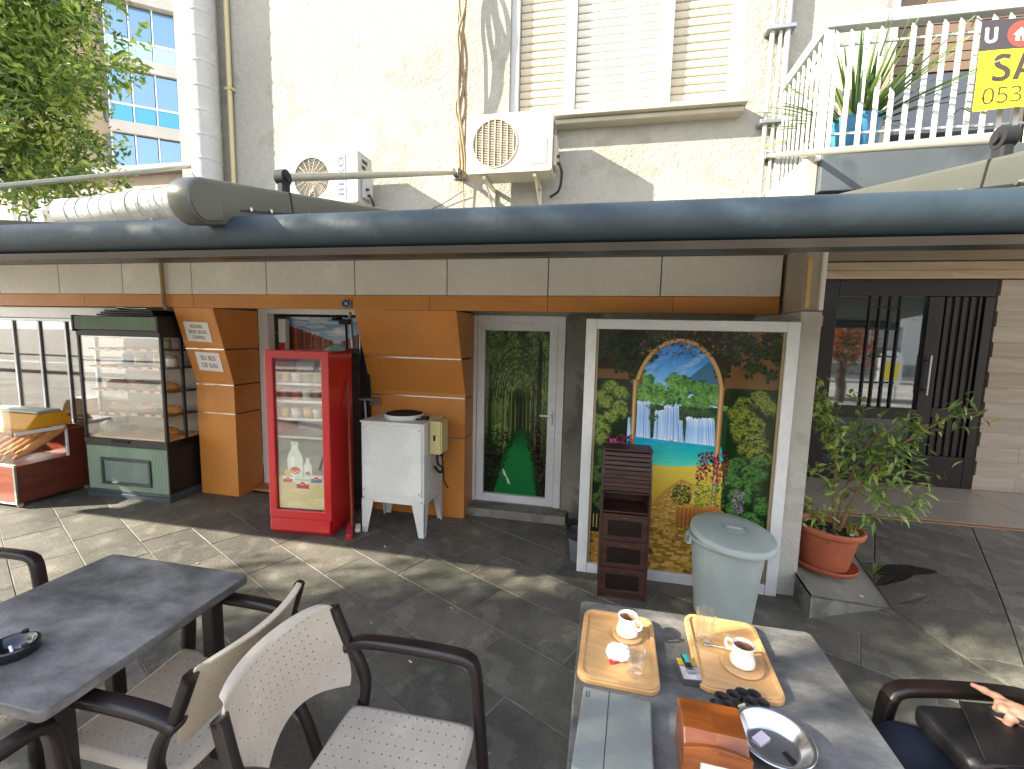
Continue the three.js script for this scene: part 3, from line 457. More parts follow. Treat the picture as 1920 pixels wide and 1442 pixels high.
  c.globalAlpha = 0.5; leafDabs(c, R, 90, X(0.1), X(0.7), Y(0.78), Y(1), ['#5c3f18', '#8a6426', '#c99c4a'], 10, 40, 0.4); c.globalAlpha = 1;
  // dark arbour frame with arch, columns
  const frame = (x, y) => y < Y(0.3) && Math.hypot((x - X(0.485)) / X(0.225), (y - Y(0.3)) / Y(0.255)) > 1;
  c.fillStyle = '#2c2415'; c.beginPath(); c.moveTo(0, 0); c.lineTo(w, 0); c.lineTo(w, Y(0.29)); c.lineTo(X(0.715), Y(0.29)); c.ellipse(X(0.47), Y(0.29), X(0.245), Y(0.25), 0, 0, Math.PI, true); c.lineTo(0, Y(0.29)); c.closePath(); c.fill();
  c.fillStyle = '#6b4f2e'; c.fillRect(0, Y(0.16), X(0.27), Y(0.06)); c.fillRect(X(0.71), Y(0.16), X(0.3), Y(0.06)); c.fillRect(X(0.74), Y(0), X(0.26), Y(0.22));
  for (let i = 0; i < 70; i++) { const x = X(R()), y = Y(0.17 * R()); if (frame(x, y - 30) && frame(x, y + 40)) bush(c, R, x, y, 46, 38, ['#1a2210', '#2c3a1a', '#43562a'], 14); }
  for (let i = 0; i < 16; i++) bush(c, R, X(0.16 + 0.07 * R()), Y(0.02 + 0.3 * R()), 36, 46, ['#161e0e', '#26341a', '#37482a'], 14);
  c.strokeStyle = '#c29a62'; c.lineWidth = 22; c.beginPath(); c.ellipse(X(0.468), Y(0.27), X(0.236), Y(0.232), 0, Math.PI * 1.04, Math.PI * 2.0); c.stroke(); c.strokeStyle = '#7a5630'; c.lineWidth = 4; c.beginPath(); c.ellipse(X(0.468), Y(0.27), X(0.222), Y(0.222), 0, Math.PI * 1.05, Math.PI * 2.0); c.stroke();
  leafDabs(c, R, 420, X(0.24), X(0.72), Y(0), Y(0.1), ['#5a4426', '#8a6a3c', '#3a4a1e', '#6b3f5a', '#2a3216'], 3, 12, 0.8);
  const col = (x, y0, y1, wd) => { const q = c.createLinearGradient(X(x) - wd, 0, X(x) + wd, 0); q.addColorStop(0, '#8a6236'); q.addColorStop(0.4, '#d8b47c'); q.addColorStop(1, '#7a5530'); c.fillStyle = q; c.fillRect(X(x) - wd, Y(y0), 2 * wd, Y(y1 - y0)); c.fillRect(X(x) - wd * 1.5, Y(y0), wd * 3, 14); c.fillRect(X(x) - wd * 1.4, Y(y1) - 16, wd * 2.8, 16); };
  col(0.232, 0.2, 0.56, 14); col(0.7, 0.22, 0.8, 16);
  c.fillStyle = '#182a14'; c.fillRect(0, Y(0.2), X(0.2), Y(0.62)); c.fillRect(X(0.74), Y(0.22), X(0.27), Y(0.66));
  for (let i = 0; i < 26; i++) bush(c, R, X(0.02 + 0.15 * R()), Y(0.24 + 0.52 * i / 26), 58, 50, i < 12 ? ['#1c3016', '#41602a', '#7d8f34', '#a8ad48'] : ['#16260f', '#2c4a22', '#48702e', '#6a9038'], 16);
  for (let i = 0; i < 44; i++) bush(c, R, X(0.78 + 0.21 * R()), Y(0.26 + 0.56 * i / 44), 64, 54, i < 20 ? ['#18270f', '#3a5020', '#6c7a2c', '#b0a440'] : ['#14240f', '#28481f', '#417030', '#5f9440'], 16);
  leafDabs(c, R, 260, X(0.08), X(0.23), Y(0.43), Y(0.53), ['#5a1f30', '#8a2f4a', '#c04a8a', '#3a1420'], 4, 12, 0.8); leafDabs(c, R, 320, X(0.6), X(0.76), Y(0.48), Y(0.6), ['#4a1624', '#7a2438', '#9a3a4a', '#2a0f16'], 4, 12, 0.8);
  leafDabs(c, R, 60, X(0.1), X(0.14), Y(0.45), Y(0.51), ['#d04a9a', '#e070b0'], 4, 9, 0.8); leafDabs(c, R, 80, X(0.8), X(0.86), Y(0.63), Y(0.72), ['#b07ac0', '#8a5aa0'], 4, 9, 0.8);
  leafDabs(c, R, 420, X(0.47), X(0.58), Y(0.62), Y(0.71), ['#1c2c14', '#35501f', '#22381a', '#4a6a2a'], 3, 9, 0.8, (x, y) => Math.hypot((x - X(0.525)) / X(0.055), (y - Y(0.665)) / Y(0.045)) < 1);
  leafDabs(c, R, 300, X(0.6), X(0.76), Y(0.6), Y(0.72), ['#2f5a24', '#4a7a30', '#6a9a3a'], 3, 10, 0.8);
  c.fillStyle = '#b0763f'; c.beginPath(); c.moveTo(X(0.5), Y(0.72)); c.lineTo(X(0.72), Y(0.7)); c.lineTo(X(0.85), Y(0.77)); c.lineTo(X(0.5), Y(0.8)); c.fill(); c.fillStyle = '#7a4a24'; for (let i = 0; i < 9; i++) c.fillRect(X(0.51 + i * 0.022), Y(0.72), 5, Y(0.09));
  leafDabs(c, R, 500, X(0.72), w, Y(0.76), Y(0.92), ['#0f160c', '#1c2a16', '#2c3a1e'], 3, 12, 0.8);
  c.fillStyle = '#caa566'; for (let i = 0; i < 7; i++) { c.fillRect(X(0.005 + i * 0.02), Y(0.78), 6, Y(0.06)); } for (let i = 0; i < 8; i++) c.fillRect(X(0.77 + i * 0.03), Y(0.84), 7, Y(0.07));
  c.fillStyle = '#a87a36'; c.fillRect(0, Y(0.86), X(0.2), Y(0.14)); c.globalAlpha = 0.4; leafDabs(c, R, 60, 0, X(0.2), Y(0.86), Y(1), ['#6b4a1e', '#c9a050'], 6, 24, 0.4); c.globalAlpha = 1;
}
function paintBanner(c, w, h) {
  const hd = h * 0.34; c.fillStyle = '#f2dc10'; c.fillRect(0, 0, w, h); c.fillStyle = '#3a3434'; c.fillRect(0, 0, w, hd);
  c.fillStyle = '#efece6'; c.font = 'bold ' + hd * 0.7 + 'px sans-serif'; c.textBaseline = 'middle'; c.fillText('U', w * 0.01, hd * 0.5);
  c.fillStyle = '#d6402f'; c.beginPath(); c.arc(w * 0.19, hd * 0.52, hd * 0.42, 0, 7); c.fill(); c.beginPath(); c.moveTo(w * 0.24, hd * 0.22); c.lineTo(w * 0.34, hd * 0.06); c.lineTo(w * 0.33, hd * 0.26); c.fill();
  c.fillStyle = '#ffffff'; const x = w * 0.19, y = hd * 0.54, s = hd * 0.2; c.beginPath(); c.moveTo(x - s * 1.2, y); c.lineTo(x, y - s * 1.2); c.lineTo(x + s * 1.2, y); c.lineTo(x + s * 0.8, y); c.lineTo(x + s * 0.8, y + s); c.lineTo(x - s * 0.8, y + s); c.lineTo(x - s * 0.8, y); c.fill(); c.fillStyle = '#d6402f'; c.fillRect(x - s * 0.2, y + s * 0.2, s * 0.4, s * 0.8);
  c.fillStyle = '#efece6'; c.font = 'bold ' + hd * 0.62 + 'px sans-serif'; c.fillText('A', w * 0.37, hd * 0.56);
  c.fillStyle = '#3b3220'; c.font = 'bold ' + h * 0.42 + 'px sans-serif'; c.fillText('SATILIK', w * 0.06, h * 0.545, w * 0.92);
  c.font = h * 0.25 + 'px sans-serif'; c.fillText('0533', w * 0.03, h * 0.85);
}
function paintDairy(c, w, h) {
  const R = rng(4), g = c.createLinearGradient(0, 0, 0, h); g.addColorStop(0, '#3d4a50'); g.addColorStop(0.5, '#8a8f80'); g.addColorStop(0.55, '#d9c98a'); g.addColorStop(1, '#c7ae5c'); c.fillStyle = g; c.fillRect(0, 0, w, h);
  c.fillStyle = '#d8ca94'; c.beginPath(); c.ellipse(w * 0.5, h * 0.8, w * 0.7, h * 0.27, 0, 0, 7); c.fill();
  for (let i = 0; i < 200; i++) { c.globalAlpha = 0.15; c.fillStyle = R() < 0.5 ? '#f0e6b8' : '#a88a3a'; c.beginPath(); c.ellipse(R() * w, h * (0.58 + 0.42 * R()), 6 + 20 * R(), 3, 0, 0, 7); c.fill(); } c.globalAlpha = 1;
  const oval = (x, y, s) => { c.fillStyle = '#c4302a'; c.beginPath(); c.ellipse(x, y, s, s * 0.72, 0, 0, 7); c.fill(); c.strokeStyle = '#f2e9da'; c.lineWidth = s * 0.16; c.beginPath(); c.ellipse(x, y, s * 0.62, s * 0.4, -0.2, 0.4, 3.4); c.stroke(); };
  const bottle = (x, y0, y1, r) => { c.fillStyle = '#cfdcc9'; c.beginPath(); c.moveTo(x - r * 0.4, y0); c.lineTo(x + r * 0.4, y0); c.lineTo(x + r * 0.45, y0 + r * 0.6); c.quadraticCurveTo(x + r, y0 + r * 1.3, x + r, y0 + r * 2.2); c.lineTo(x + r * 0.95, y1); c.lineTo(x - r * 0.95, y1); c.lineTo(x - r, y0 + r * 2.2); c.quadraticCurveTo(x - r, y0 + r * 1.3, x - r * 0.45, y0 + r * 0.6); c.fill(); c.fillStyle = '#e6eddf'; c.fillRect(x - r * 0.5, y0 + r * 1.6, r * 0.4, y1 - y0 - r * 2); c.fillStyle = '#b9c7a8'; c.fillRect(x - r * 0.48, y0 - r * 0.3, r * 0.96, r * 0.4); oval(x, lerp(y0, y1, 0.68), r * 0.62); };
  const tub = (x, y, r, col) => { c.fillStyle = '#e7dfcb'; c.beginPath(); c.moveTo(x - r, y); c.lineTo(x + r, y); c.lineTo(x + r * 0.82, y + r * 1.3); c.lineTo(x - r * 0.82, y + r * 1.3); c.fill(); c.fillStyle = col; c.fillRect(x - r * 0.9, y + r * 0.55, r * 1.8, r * 0.65); c.fillStyle = '#b9b09a'; c.fillRect(x - r * 1.05, y - r * 0.12, r * 2.1, r * 0.18); oval(x, y + r * 0.5, r * 0.36); };
  bottle(w * 0.37, h * 0.06, h * 0.62, w * 0.17); bottle(w * 0.64, h * 0.27, h * 0.58, w * 0.09); c.fillStyle = '#cdbf5a'; c.fillRect(w * 0.14, h * 0.44, w * 0.12, h * 0.2); tub(w * 0.2, h * 0.53, w * 0.11, '#b8342e'); tub(w * 0.52, h * 0.58, w * 0.15, '#b8342e'); tub(w * 0.82, h * 0.5, w * 0.13, '#4a6a9a');
}
const paintNotice = (words) => (c, w, h) => {     // print too small to read in the photograph: rows of letter-like strokes
  const R = rng(words[0] * 7 + words.length); c.fillStyle = '#e9e4e0'; c.fillRect(0, 0, w, h); c.fillStyle = '#5a5860';
  words.forEach((n, i) => { const lh = h / (words.length + 0.6), y = lh * (i + 0.5), lw = w * 0.055, x0 = w / 2 - n * lw * 0.55; for (let k = 0; k < n; k++) { if (n > 9 && k === Math.floor(n * 0.45)) continue; const x = x0 + k * lw * 1.1; c.fillRect(x, y, lw * 0.3, lh * 0.62); if (R() < 0.75) c.fillRect(x, y + (R() < 0.5 ? 0 : lh * 0.26), lw * 0.75, lh * 0.13); if (R() < 0.6) c.fillRect(x + lw * 0.5, y, lw * 0.26, lh * 0.62); else c.fillRect(x, y + lh * 0.5, lw * 0.75, lh * 0.12); } });
};
// ---------------------------------------------------------------- things on the facade
// framed picture wall
{
  const t = thing('framed_mural', 'white framed waterfall picture panel standing between the printed door and the potted shrub', 'picture panel', [0.555, 0, -3.2]);
  const w = 1.37, h = 1.885;
  mesh('frame', [rspan(-w / 2, -w / 2 + 0.075, 0, h, -0.06, 0), rspan(w / 2 - 0.075, w / 2, 0, h, -0.06, 0), rspan(-w / 2 + 0.075, w / 2 - 0.075, h - 0.07, h, -0.06, -0.001), rspan(-w / 2 + 0.075, w / 2 - 0.075, 0, 0.075, -0.06, -0.001)], MT.pvc, t);
  for (const s of [-1, 1]) mesh('glazing_bead', rspan(s * (w / 2 - 0.084) - 0.008, s * (w / 2 - 0.084) + 0.008, 0.076, h - 0.071, -0.03, -0.012, 0.003), mat('#9a8a62', 0.4), t);
  mesh('printed_panel', new THREE.PlaneGeometry(w - 0.15, h - 0.145).translate(0, h / 2, -0.028), mat('#ffffff', 0.14, { map: canvasTex(1100, 1560, paintWaterfall), ior: 1.35 }), t, true);
  mesh('back_board', span(-w / 2 + 0.02, w / 2 - 0.02, 0.02, h - 0.02, -0.062, -0.03), MT.concrete, t);
}
// awning
{
  const A = thing('retractable_awning', 'slate blue awning with front roller bar, tapered grey arms and stay rods', 'awning');
  const fab = mat('#33424b', 0.7, { map: rep(T.mottle, 1), bumpMap: rep(T.fine, 20), bumpScale: 0.0006, sheen: 0.3, sheenColor: new THREE.Color(0.5, 0.55, 0.6) });
  const prof = []; for (let i = 0; i <= 20; i++) { const a = -0.5 + 2 * Math.PI * i / 20; prof.push([0.062 * Math.cos(a) * (1 + 0.08 * Math.sin(3 * a)), 0.062 * Math.sin(a)]); }
  mesh('roller_bar', cy(0.063, 0.063, 13.35, -1.675, 2.116, -1.5, [0, 0, Math.PI / 2], 48), mat('#26353d', 0.6, { map: rep(T.mottle, 0.5), bumpMap: rep(T.slateB, 0.5), bumpScale: 0.004 }), A);
  mesh('bottom_rail', side([[-1.55, 2.026], [-1.47, 2.026], [-1.463, 2.05], [-1.5, 2.056], [-1.55, 2.052]], -8.35, 5), mat('#3a342f', 0.35, { metalness: 0.3 }), A);
  const sheet = []; for (let i = 0; i < 20; i++) { const t0 = i / 20, t1 = (i + 1) / 20, p = (t) => [lerp(-1.52, -3.5, t), 2.165 + 0.27 * t - 0.05 * Math.sin(Math.PI * t)]; sheet.push(side([p(t0), [p(t0)[0], p(t0)[1] + 0.004], [p(t1)[0], p(t1)[1] + 0.004], p(t1)], -8.3, 4.9)); }
  mesh('fabric', sheet, fab, A);
  mesh('wall_cassette', side([[-3.56, 2.378], [-3.47, 2.378], [-3.44, 2.42], [-3.47, 2.5], [-3.56, 2.5]], -8.35, 1.21, 0.004), mat('#4a4a48', 0.4), A);
  const am = mat('#585a53', 0.38, { map: rep(T.mottle, 1), metalness: 0.25 });
  for (const X of [-4.24, -1.43, 1.24]) {
    const y = (z) => lerp(2.195, 2.785, (z + 1.36) / (-4.2 + 1.36));
    const arm = part('arm', A);
    const top = [], bot = []; for (let i = 0; i <= 10; i++) { const z = lerp(-1.36, -4.19, i / 10), hh = lerp(0.068, 0.032, i / 10); top.push([z, y(z) + hh]); bot.push([z, y(z) - hh]); }
    const cap = []; for (let i = 1; i < 16; i++) { const a = -Math.PI / 2 + Math.PI * i / 16; cap.push([-1.36 + 0.066 * Math.cos(a), y(-1.36) + 0.068 * Math.sin(a)]); }
    mesh('beam', smooth(side([...top.slice().reverse(), ...cap.reverse(), ...bot], X - 0.045, X + 0.045, 0.012)), am, arm);
    mesh('end_plate', side([...cap, [-1.37, y(-1.36) - 0.06], [-1.42, y(-1.42) - 0.062], [-1.42, y(-1.42) + 0.06], [-1.37, y(-1.36) + 0.062]].reverse(), X - 0.049, X + 0.049), am, arm);
    mesh('slot', [bx(0.004, 0.008, 0.5, X + 0.046, y(-1.75) - 0.02, -1.75, [0.217, 0, 0]), bx(0.004, 0.008, 0.5, X - 0.046, y(-1.75) - 0.02, -1.75, [0.217, 0, 0]), bx(0.094, 0.14, 0.01, X, y(-1.8), -1.8, [0.217, 0, 0])], MT.black, arm);
    for (const z of [-1.55, -1.66, -1.9, -1.94, -1.98]) mesh('bolt', cy(0.008, 0.008, 0.108, X, y(z) - 0.015, z, [0, 0, Math.PI / 2], 8), MT.steel, arm);
    const rod = part('stay_rod', A), yj = 2.425, wy = X < -3 ? 3.48 : 3.265;
    mesh('tube', bar([X, yj, -1.8], [X, wy, -4.15], 0.019), mat('#a5a296', 0.4, { metalness: 0.5, map: rep(T.mottle, 3) }), rod);
    mesh('clamp', [cy(0.034, 0.034, 0.04, X, yj, -1.8, [0, 0, Math.PI / 2]), rb(0.036, 0.09, 0.05, 0.01, X, yj - 0.045, -1.805), cy(0.016, 0.016, 0.06, X, yj, -1.8, [0, 0, Math.PI / 2])], MT.rubber, rod);
    mesh('wall_bracket', [rspan(X - 0.05, X + 0.05, wy - 0.045, wy + 0.045, -4.2, -4.185, 0.003), rspan(X - 0.03, X - 0.018, wy - 0.035, wy + 0.035, -4.185, -4.1, 0.003), rspan(X + 0.018, X + 0.03, wy - 0.035, wy + 0.035, -4.185, -4.1, 0.003), cy(0.01, 0.01, 0.09, X, wy, -4.135, [0, 0, Math.PI / 2], 10)], MT.alu, rod);
  }
}
// outdoor air conditioners
function airConditioner(label, x, y, w, h, d, opt) {
  const t = thing('air_conditioner', label, 'air conditioner', [x, y, -4.2 + opt.gap + d / 2], 0, 'air conditioners on the building wall'), body = mat(opt.color, 0.45, { map: rep(T.mottle, 1.2) }), f = d / 2, cx = -w / 2 + h * 0.52, R = h * 0.41;
  const hole = []; for (let i = 0; i < 40; i++) hole.push([cx + R * Math.cos(i / 20 * Math.PI), h * 0.5 + R * Math.sin(i / 20 * Math.PI)]);
  mesh('front_panel', ex(rrect(w, h, 0.02).map(([a, b]) => [a, b + h / 2]), 0.02, 0.003, [hole.slice().reverse()]).translate(0, 0, f - 0.024), body, t);
  mesh('casing', [rspan(-w / 2 + 0.003, w / 2 - 0.003, h - 0.008, h + 0.004, -f, f - 0.03, 0.003), rspan(-w / 2 + 0.003, w / 2 - 0.003, -0.002, 0.01, -f, f - 0.03, 0.003), rspan(w / 2 - 0.012, w / 2 - 0.001, 0.01, h - 0.01, -f, f - 0.028, 0.003), rspan(-w / 2 + 0.001, -w / 2 + 0.012, 0.01, h - 0.01, -f, f - 0.028, 0.003), rspan(-w / 2 + 0.012, w / 2 - 0.012, 0.01, h - 0.01, -f, -f + 0.02, 0.003)], body, t);
  mesh('fan_well', [cy(R, R, 0.1, cx, h / 2, f - 0.08, [Math.PI / 2, 0, 0], 40, true), cy(R, R, 0.004, cx, h / 2, f - 0.13, [Math.PI / 2, 0, 0], 40)], MT.black, t);
  const blades = []; for (let k = 0; k < 5; k++) { const b = ex([[0.03, -0.01], [R * 0.55, -0.05], [R * 0.93, -0.02], [R * 0.9, 0.09], [R * 0.4, 0.07], [0.03, 0.03]], 0.004).rotateX(0.35).rotateZ(k * Math.PI * 0.4).translate(cx, h / 2, f - 0.075); blades.push(b); }
  mesh('fan', [...blades, cy(0.045, 0.045, 0.05, cx, h / 2, f - 0.07, [Math.PI / 2, 0, 0])], mat('#7d6f5c', 0.5), t);
  const rings = []; for (let k = 1; k <= opt.rings; k++) rings.push(new THREE.TorusGeometry(R * k / opt.rings, 0.0022, 5, 40).translate(cx, h / 2, f - 0.012 + 0.02 * (1 - k / opt.rings)));
  for (let k = 0; k < opt.spokes; k++) { const a = k / opt.spokes * Math.PI * 2; rings.push(bar([cx, h / 2, f + 0.008], [cx + R * Math.cos(a), h / 2 + R * Math.sin(a), f - 0.01], 0.003, 0.003, 6)); }
  if (opt.grid) { rings.length = 0; for (let k = -14; k <= 14; k++) { const yy = k / 14.5 * R, L = Math.sqrt(R * R - yy * yy); rings.push(bx(2 * L, 0.0042, 0.006, cx, h / 2 + yy, f - 0.006)); } for (let k = -3; k <= 3; k++) { const xx = k / 3.6 * R, L = Math.sqrt(R * R - xx * xx); rings.push(bx(0.007, 2 * L, 0.007, cx + xx, h / 2, f)); } rings.push(new THREE.TorusGeometry(R, 0.006, 6, 44).translate(cx, h / 2, f)); }
  mesh('fan_grille', rings, opt.grid ? mat('#bdb199', 0.5) : mat('#a69c8a', 0.5), t);
  mesh('valve_cover', [rspan(w / 2, w / 2 + 0.03, h * 0.12, h * 0.62, -f + 0.03, f - 0.06, 0.008)], body, t);
  mesh('handle_recess', [bx(0.003, 0.03, 0.09, w / 2 + 0.001, h * 0.86, 0), bx(0.003, 0.03, 0.06, w / 2 + 0.001, h * 0.74, 0.02)], MT.darkSteel, t);
  mesh('valve', [bar([w / 2 + 0.03, h * 0.2, 0], [w / 2 + 0.055, h * 0.2, 0], 0.012), bar([w / 2 + 0.03, h * 0.3, 0.03], [w / 2 + 0.055, h * 0.3, 0.03], 0.012), tb([[w / 2 + 0.05, h * 0.2, 0], [w / 2 + 0.07, h * 0.05, -0.02], [w / 2 + 0.04, -0.08, -f], [w / 2 - 0.05, -0.1, -f - opt.gap + 0.02]], 0.012, 20, 7)], MT.darkSteel, t);
  for (const s of [-1, 1]) mesh('bracket', [rspan(s * w * 0.3 - 0.015, s * w * 0.3 + 0.015, -0.035, -0.004, -f - opt.gap + 0.002, f - 0.03, 0.003), rspan(s * w * 0.3 - 0.015, s * w * 0.3 + 0.015, -0.22, -0.035, -f - opt.gap + 0.002, -f - opt.gap + 0.02, 0.003), bar([s * w * 0.3, -0.2, -f - opt.gap + 0.02], [s * w * 0.3, -0.035, f - 0.09], 0.009, 0.009, 6)], mat('#cfc7b4', 0.5, { metalness: 0.3 }), t);
  if (opt.text) mesh('lettering', new THREE.PlaneGeometry(0.085, 0.4).translate(w * 0.27, h * 0.5, f + 0.0035), mat('#ffffff', 0.45, { map: canvasTex(128, 614, (c, W, H) => { c.fillStyle = opt.color; c.fillRect(0, 0, W, H); c.save(); c.translate(W / 2, H / 2); c.rotate(-Math.PI / 2); c.fillStyle = '#1a3488'; c.font = 'bold 128px sans-serif'; c.textAlign = 'center'; c.textBaseline = 'middle'; c.scale(1.65, 1); c.fillText(opt.text, 0, 4); c.restore(); }) }), t, true);
  else mesh('badge', rspan(w * 0.18, w * 0.44, h * 0.12, h * 0.55, f - 0.0005, f + 0.003, 0.001), body, t);
  return t;
}
airConditioner('white air conditioner with blue vertical lettering, left of the cable bundle', -2.6, 2.93, 0.7, 0.45, 0.26, { gap: 0.14, color: '#b0b0aa', rings: 14, spokes: 18, text: 'BEKO' });
airConditioner('cream air conditioner with square mesh fan grille under the shuttered window', -0.855, 3.12, 0.73, 0.47, 0.26, { gap: 0.14, color: '#b8b19e', grid: true, rings: 4, spokes: 4 });
// ducts and pipes
{
  const wrap = mat('#b3b3ac', 0.55, { map: rep(T.mottle, 1.4), bumpMap: rep(T.slateB, 3), bumpScale: 0.006 });
  const d = thing('insulated_duct', 'fat white wrapped duct rising up the building corner', 'duct', [-4.09, 0, -4.04]);
  mesh('pipe', cy(0.135, 0.135, 6.6, 0, 5.9, 0, null, 32), wrap, d);
  for (let k = 0; k < 26; k++) mesh('wrap_band', lt([[0.135, -0.014], [0.14, -0.008], [0.14, 0.008], [0.135, 0.014]], 0, 3.0 + k * 0.23, 0, 32), wrap, d);
  const e = thing('insulated_duct', 'fat white dented duct lying along the shop roof at the building corner', 'duct', [0, 0, 0]);
  mesh('pipe', tb([[-5.95, 2.99, -4.0], [-5.6, 2.99, -4.0], [-5.0, 3.03, -4.0], [-4.5, 3.06, -4.03], [-4.22, 3.1, -4.06], [-4.16, 3.16, -4.08]], 0.16, 40, 24), wrap, e);
  mesh('end_cap', sph(0.161, -5.93, 2.99, -4.0, 0.55, 1, 1, 24, 14), wrap, e);
  for (let k = 0; k < 9; k++) mesh('wrap_band', new THREE.TorusGeometry(0.161, 0.006, 6, 28).rotateY(Math.PI / 2 + 0.06 * Math.sin(k * 4)).translate(-5.75 + k * 0.16, 2.99 + 0.01 * k * 0.9, -4.0), wrap, e);
  mesh('support', [rspan(-5.3, -5.27, 2.45, 2.87, -4.05, -3.95, 0.003), rspan(-4.75, -4.72, 2.45, 2.9, -4.05, -3.95, 0.003)], MT.alu, e);
  const p = tag(mesh('conduit', [cy(0.024, 0.024, 6.2, -3.9, 5.6, -4.165, null, 12), ...[3.2, 4.2, 5.2].map((y) => rspan(-3.94, -3.86, y, y + 0.03, -4.198, -4.14, 0.003))], mat('#b3a67e', 0.5)), 'thin cream conduit on the wall right of the wrapped duct', 'pipe');
  const q = thing('drain_pipes', 'bundle of thin white pipes on the wall edge beside the balcony', 'pipes', [1.22, 0, -4.13]);
  for (const [x, r] of [[-0.02, 0.018], [0.04, 0.014], [0.09, 0.022]]) mesh('pipe', cy(r, r, 6, x, 5.6, 0, null, 14), MT.pvcSunDim, q);
  for (let k = 0; k < 5; k++) mesh('clip', rspan(-0.07, 0.14, 2.8 + k * 0.7, 2.83 + k * 0.7, -0.066, 0.04, 0.004), MT.alu, q);
  // tan cable bundle
  const R = rng(61), c = thing('cable_bundle', 'tangled tan cable bundle hanging down the sunlit wall', 'cables', [-1.37, 0, -4.13]);
  const cm = mat('#8a7658', 0.7, { map: rep(T.mottle, 4) });
  for (let k = 0; k < 5; k++) { const pts = []; for (let i = 0; i <= 12; i++) { const y = 5.6 - i * 0.2; pts.push([(R() - 0.5) * 0.05 + 0.03 * Math.sin(i * 0.9 + k) * (i < 11 ? 1 : 0.3), y, -0.02 + 0.12 * Math.sin(Math.PI * Math.min(1, i / 11)) * (0.4 + 0.15 * k)]); } mesh('cable', tb(pts, 0.009 + 0.003 * (k % 3), 60, 7), cm, c); }
  mesh('cable', tb([[0, 3.2, -0.02], [0.01, 3.0, -0.03], [-0.01, 2.8, -0.04], [0.0, 2.5, -0.04]], 0.006, 20, 6), cm, c);
  mesh('cable', tb([[0.0, 3.1, -0.03], [-0.2, 3.0, -0.05], [-0.5, 2.85, -0.05], [-0.7, 2.5, -0.04]], 0.004, 20, 6), MT.darkSteel, c);
  tag(mesh('wall_cable', tb([[-4.18, 2.39, -3.55], [-4.175, 2.2, -3.55], [-4.18, 2.08, -3.555], [-4.19, 1.98, -3.56], [-4.16, 1.93, -3.57]], 0.018, 24, 8), mat('#a88f66', 0.7, { map: rep(T.mottle, 4) })), 'bent tan cable crossing the sign panels above the pastry cabinet', 'cable');
  tag(mesh('overhead_cable', tb([[-9, 8.5, -1.6], [-6.0, 7.75, -2.0], [-3, 7.5, -2.3], [2, 7.8, -2.6]], 0.022, 40, 7), MT.rubber), 'black cable slung high in front of the building', 'cable');
  // house number plate, notices
  const hp = thing('house_number', 'small dark blue oval number plate on the orange band above the fridge', 'sign', [-2.245, 2.0, -3.578]);
  mesh('plate', lt([[0, 0], [0.05, 0], [0.055, 0.004], [0.05, 0.008], [0, 0.009]], 0, 0, 0, 32, [Math.PI / 2, 0, 0]).scale(1, 0.78, 1).translate(0, 0, -0.008), mat('#232a55', 0.25, { clearcoat: 0.5 }), hp);
  mesh('rim', new THREE.TorusGeometry(0.044, 0.0025, 6, 40).scale(1, 0.78, 1).translate(0, 0, 0.002), MT.white, hp);
  mesh('numeral', new THREE.PlaneGeometry(0.05, 0.04).translate(0, 0, 0.0035), mat('#ffffff', 0.3, { map: canvasTex(100, 80, (x, w, h) => { x.fillStyle = '#232a55'; x.fillRect(0, 0, w, h); x.fillStyle = '#e8e8ee'; x.font = 'bold 64px sans-serif'; x.textAlign = 'center'; x.textBaseline = 'middle'; x.fillText('15', w / 2, h / 2); }) }), hp, true);
  const sl = Math.atan2(0.208, 0.75), note = (lines, x, y, label) => { const z = lerp(-3.84, -3.632, (y - 1.2) / 0.75) + 0.0035; tag(mesh('paper_notice', bx(0.29, 0.2, 0.001, 0, 0, 0).rotateX(sl).rotateZ(-0.03).translate(x, y, z), mat('#ffffff', 0.7, { map: canvasTex(290, 200, paintNotice(lines)) }), scene, true), label, 'notice', 'paper notices on the orange pillar'); };
  note([8, 12, 9], -3.95, 1.72, 'white paper notice with three lines of print, upper one on the slanted orange pillar');
  note([10, 11], -3.92, 1.42, 'white paper notice with two lines of print, lower one on the slanted orange pillar');
}
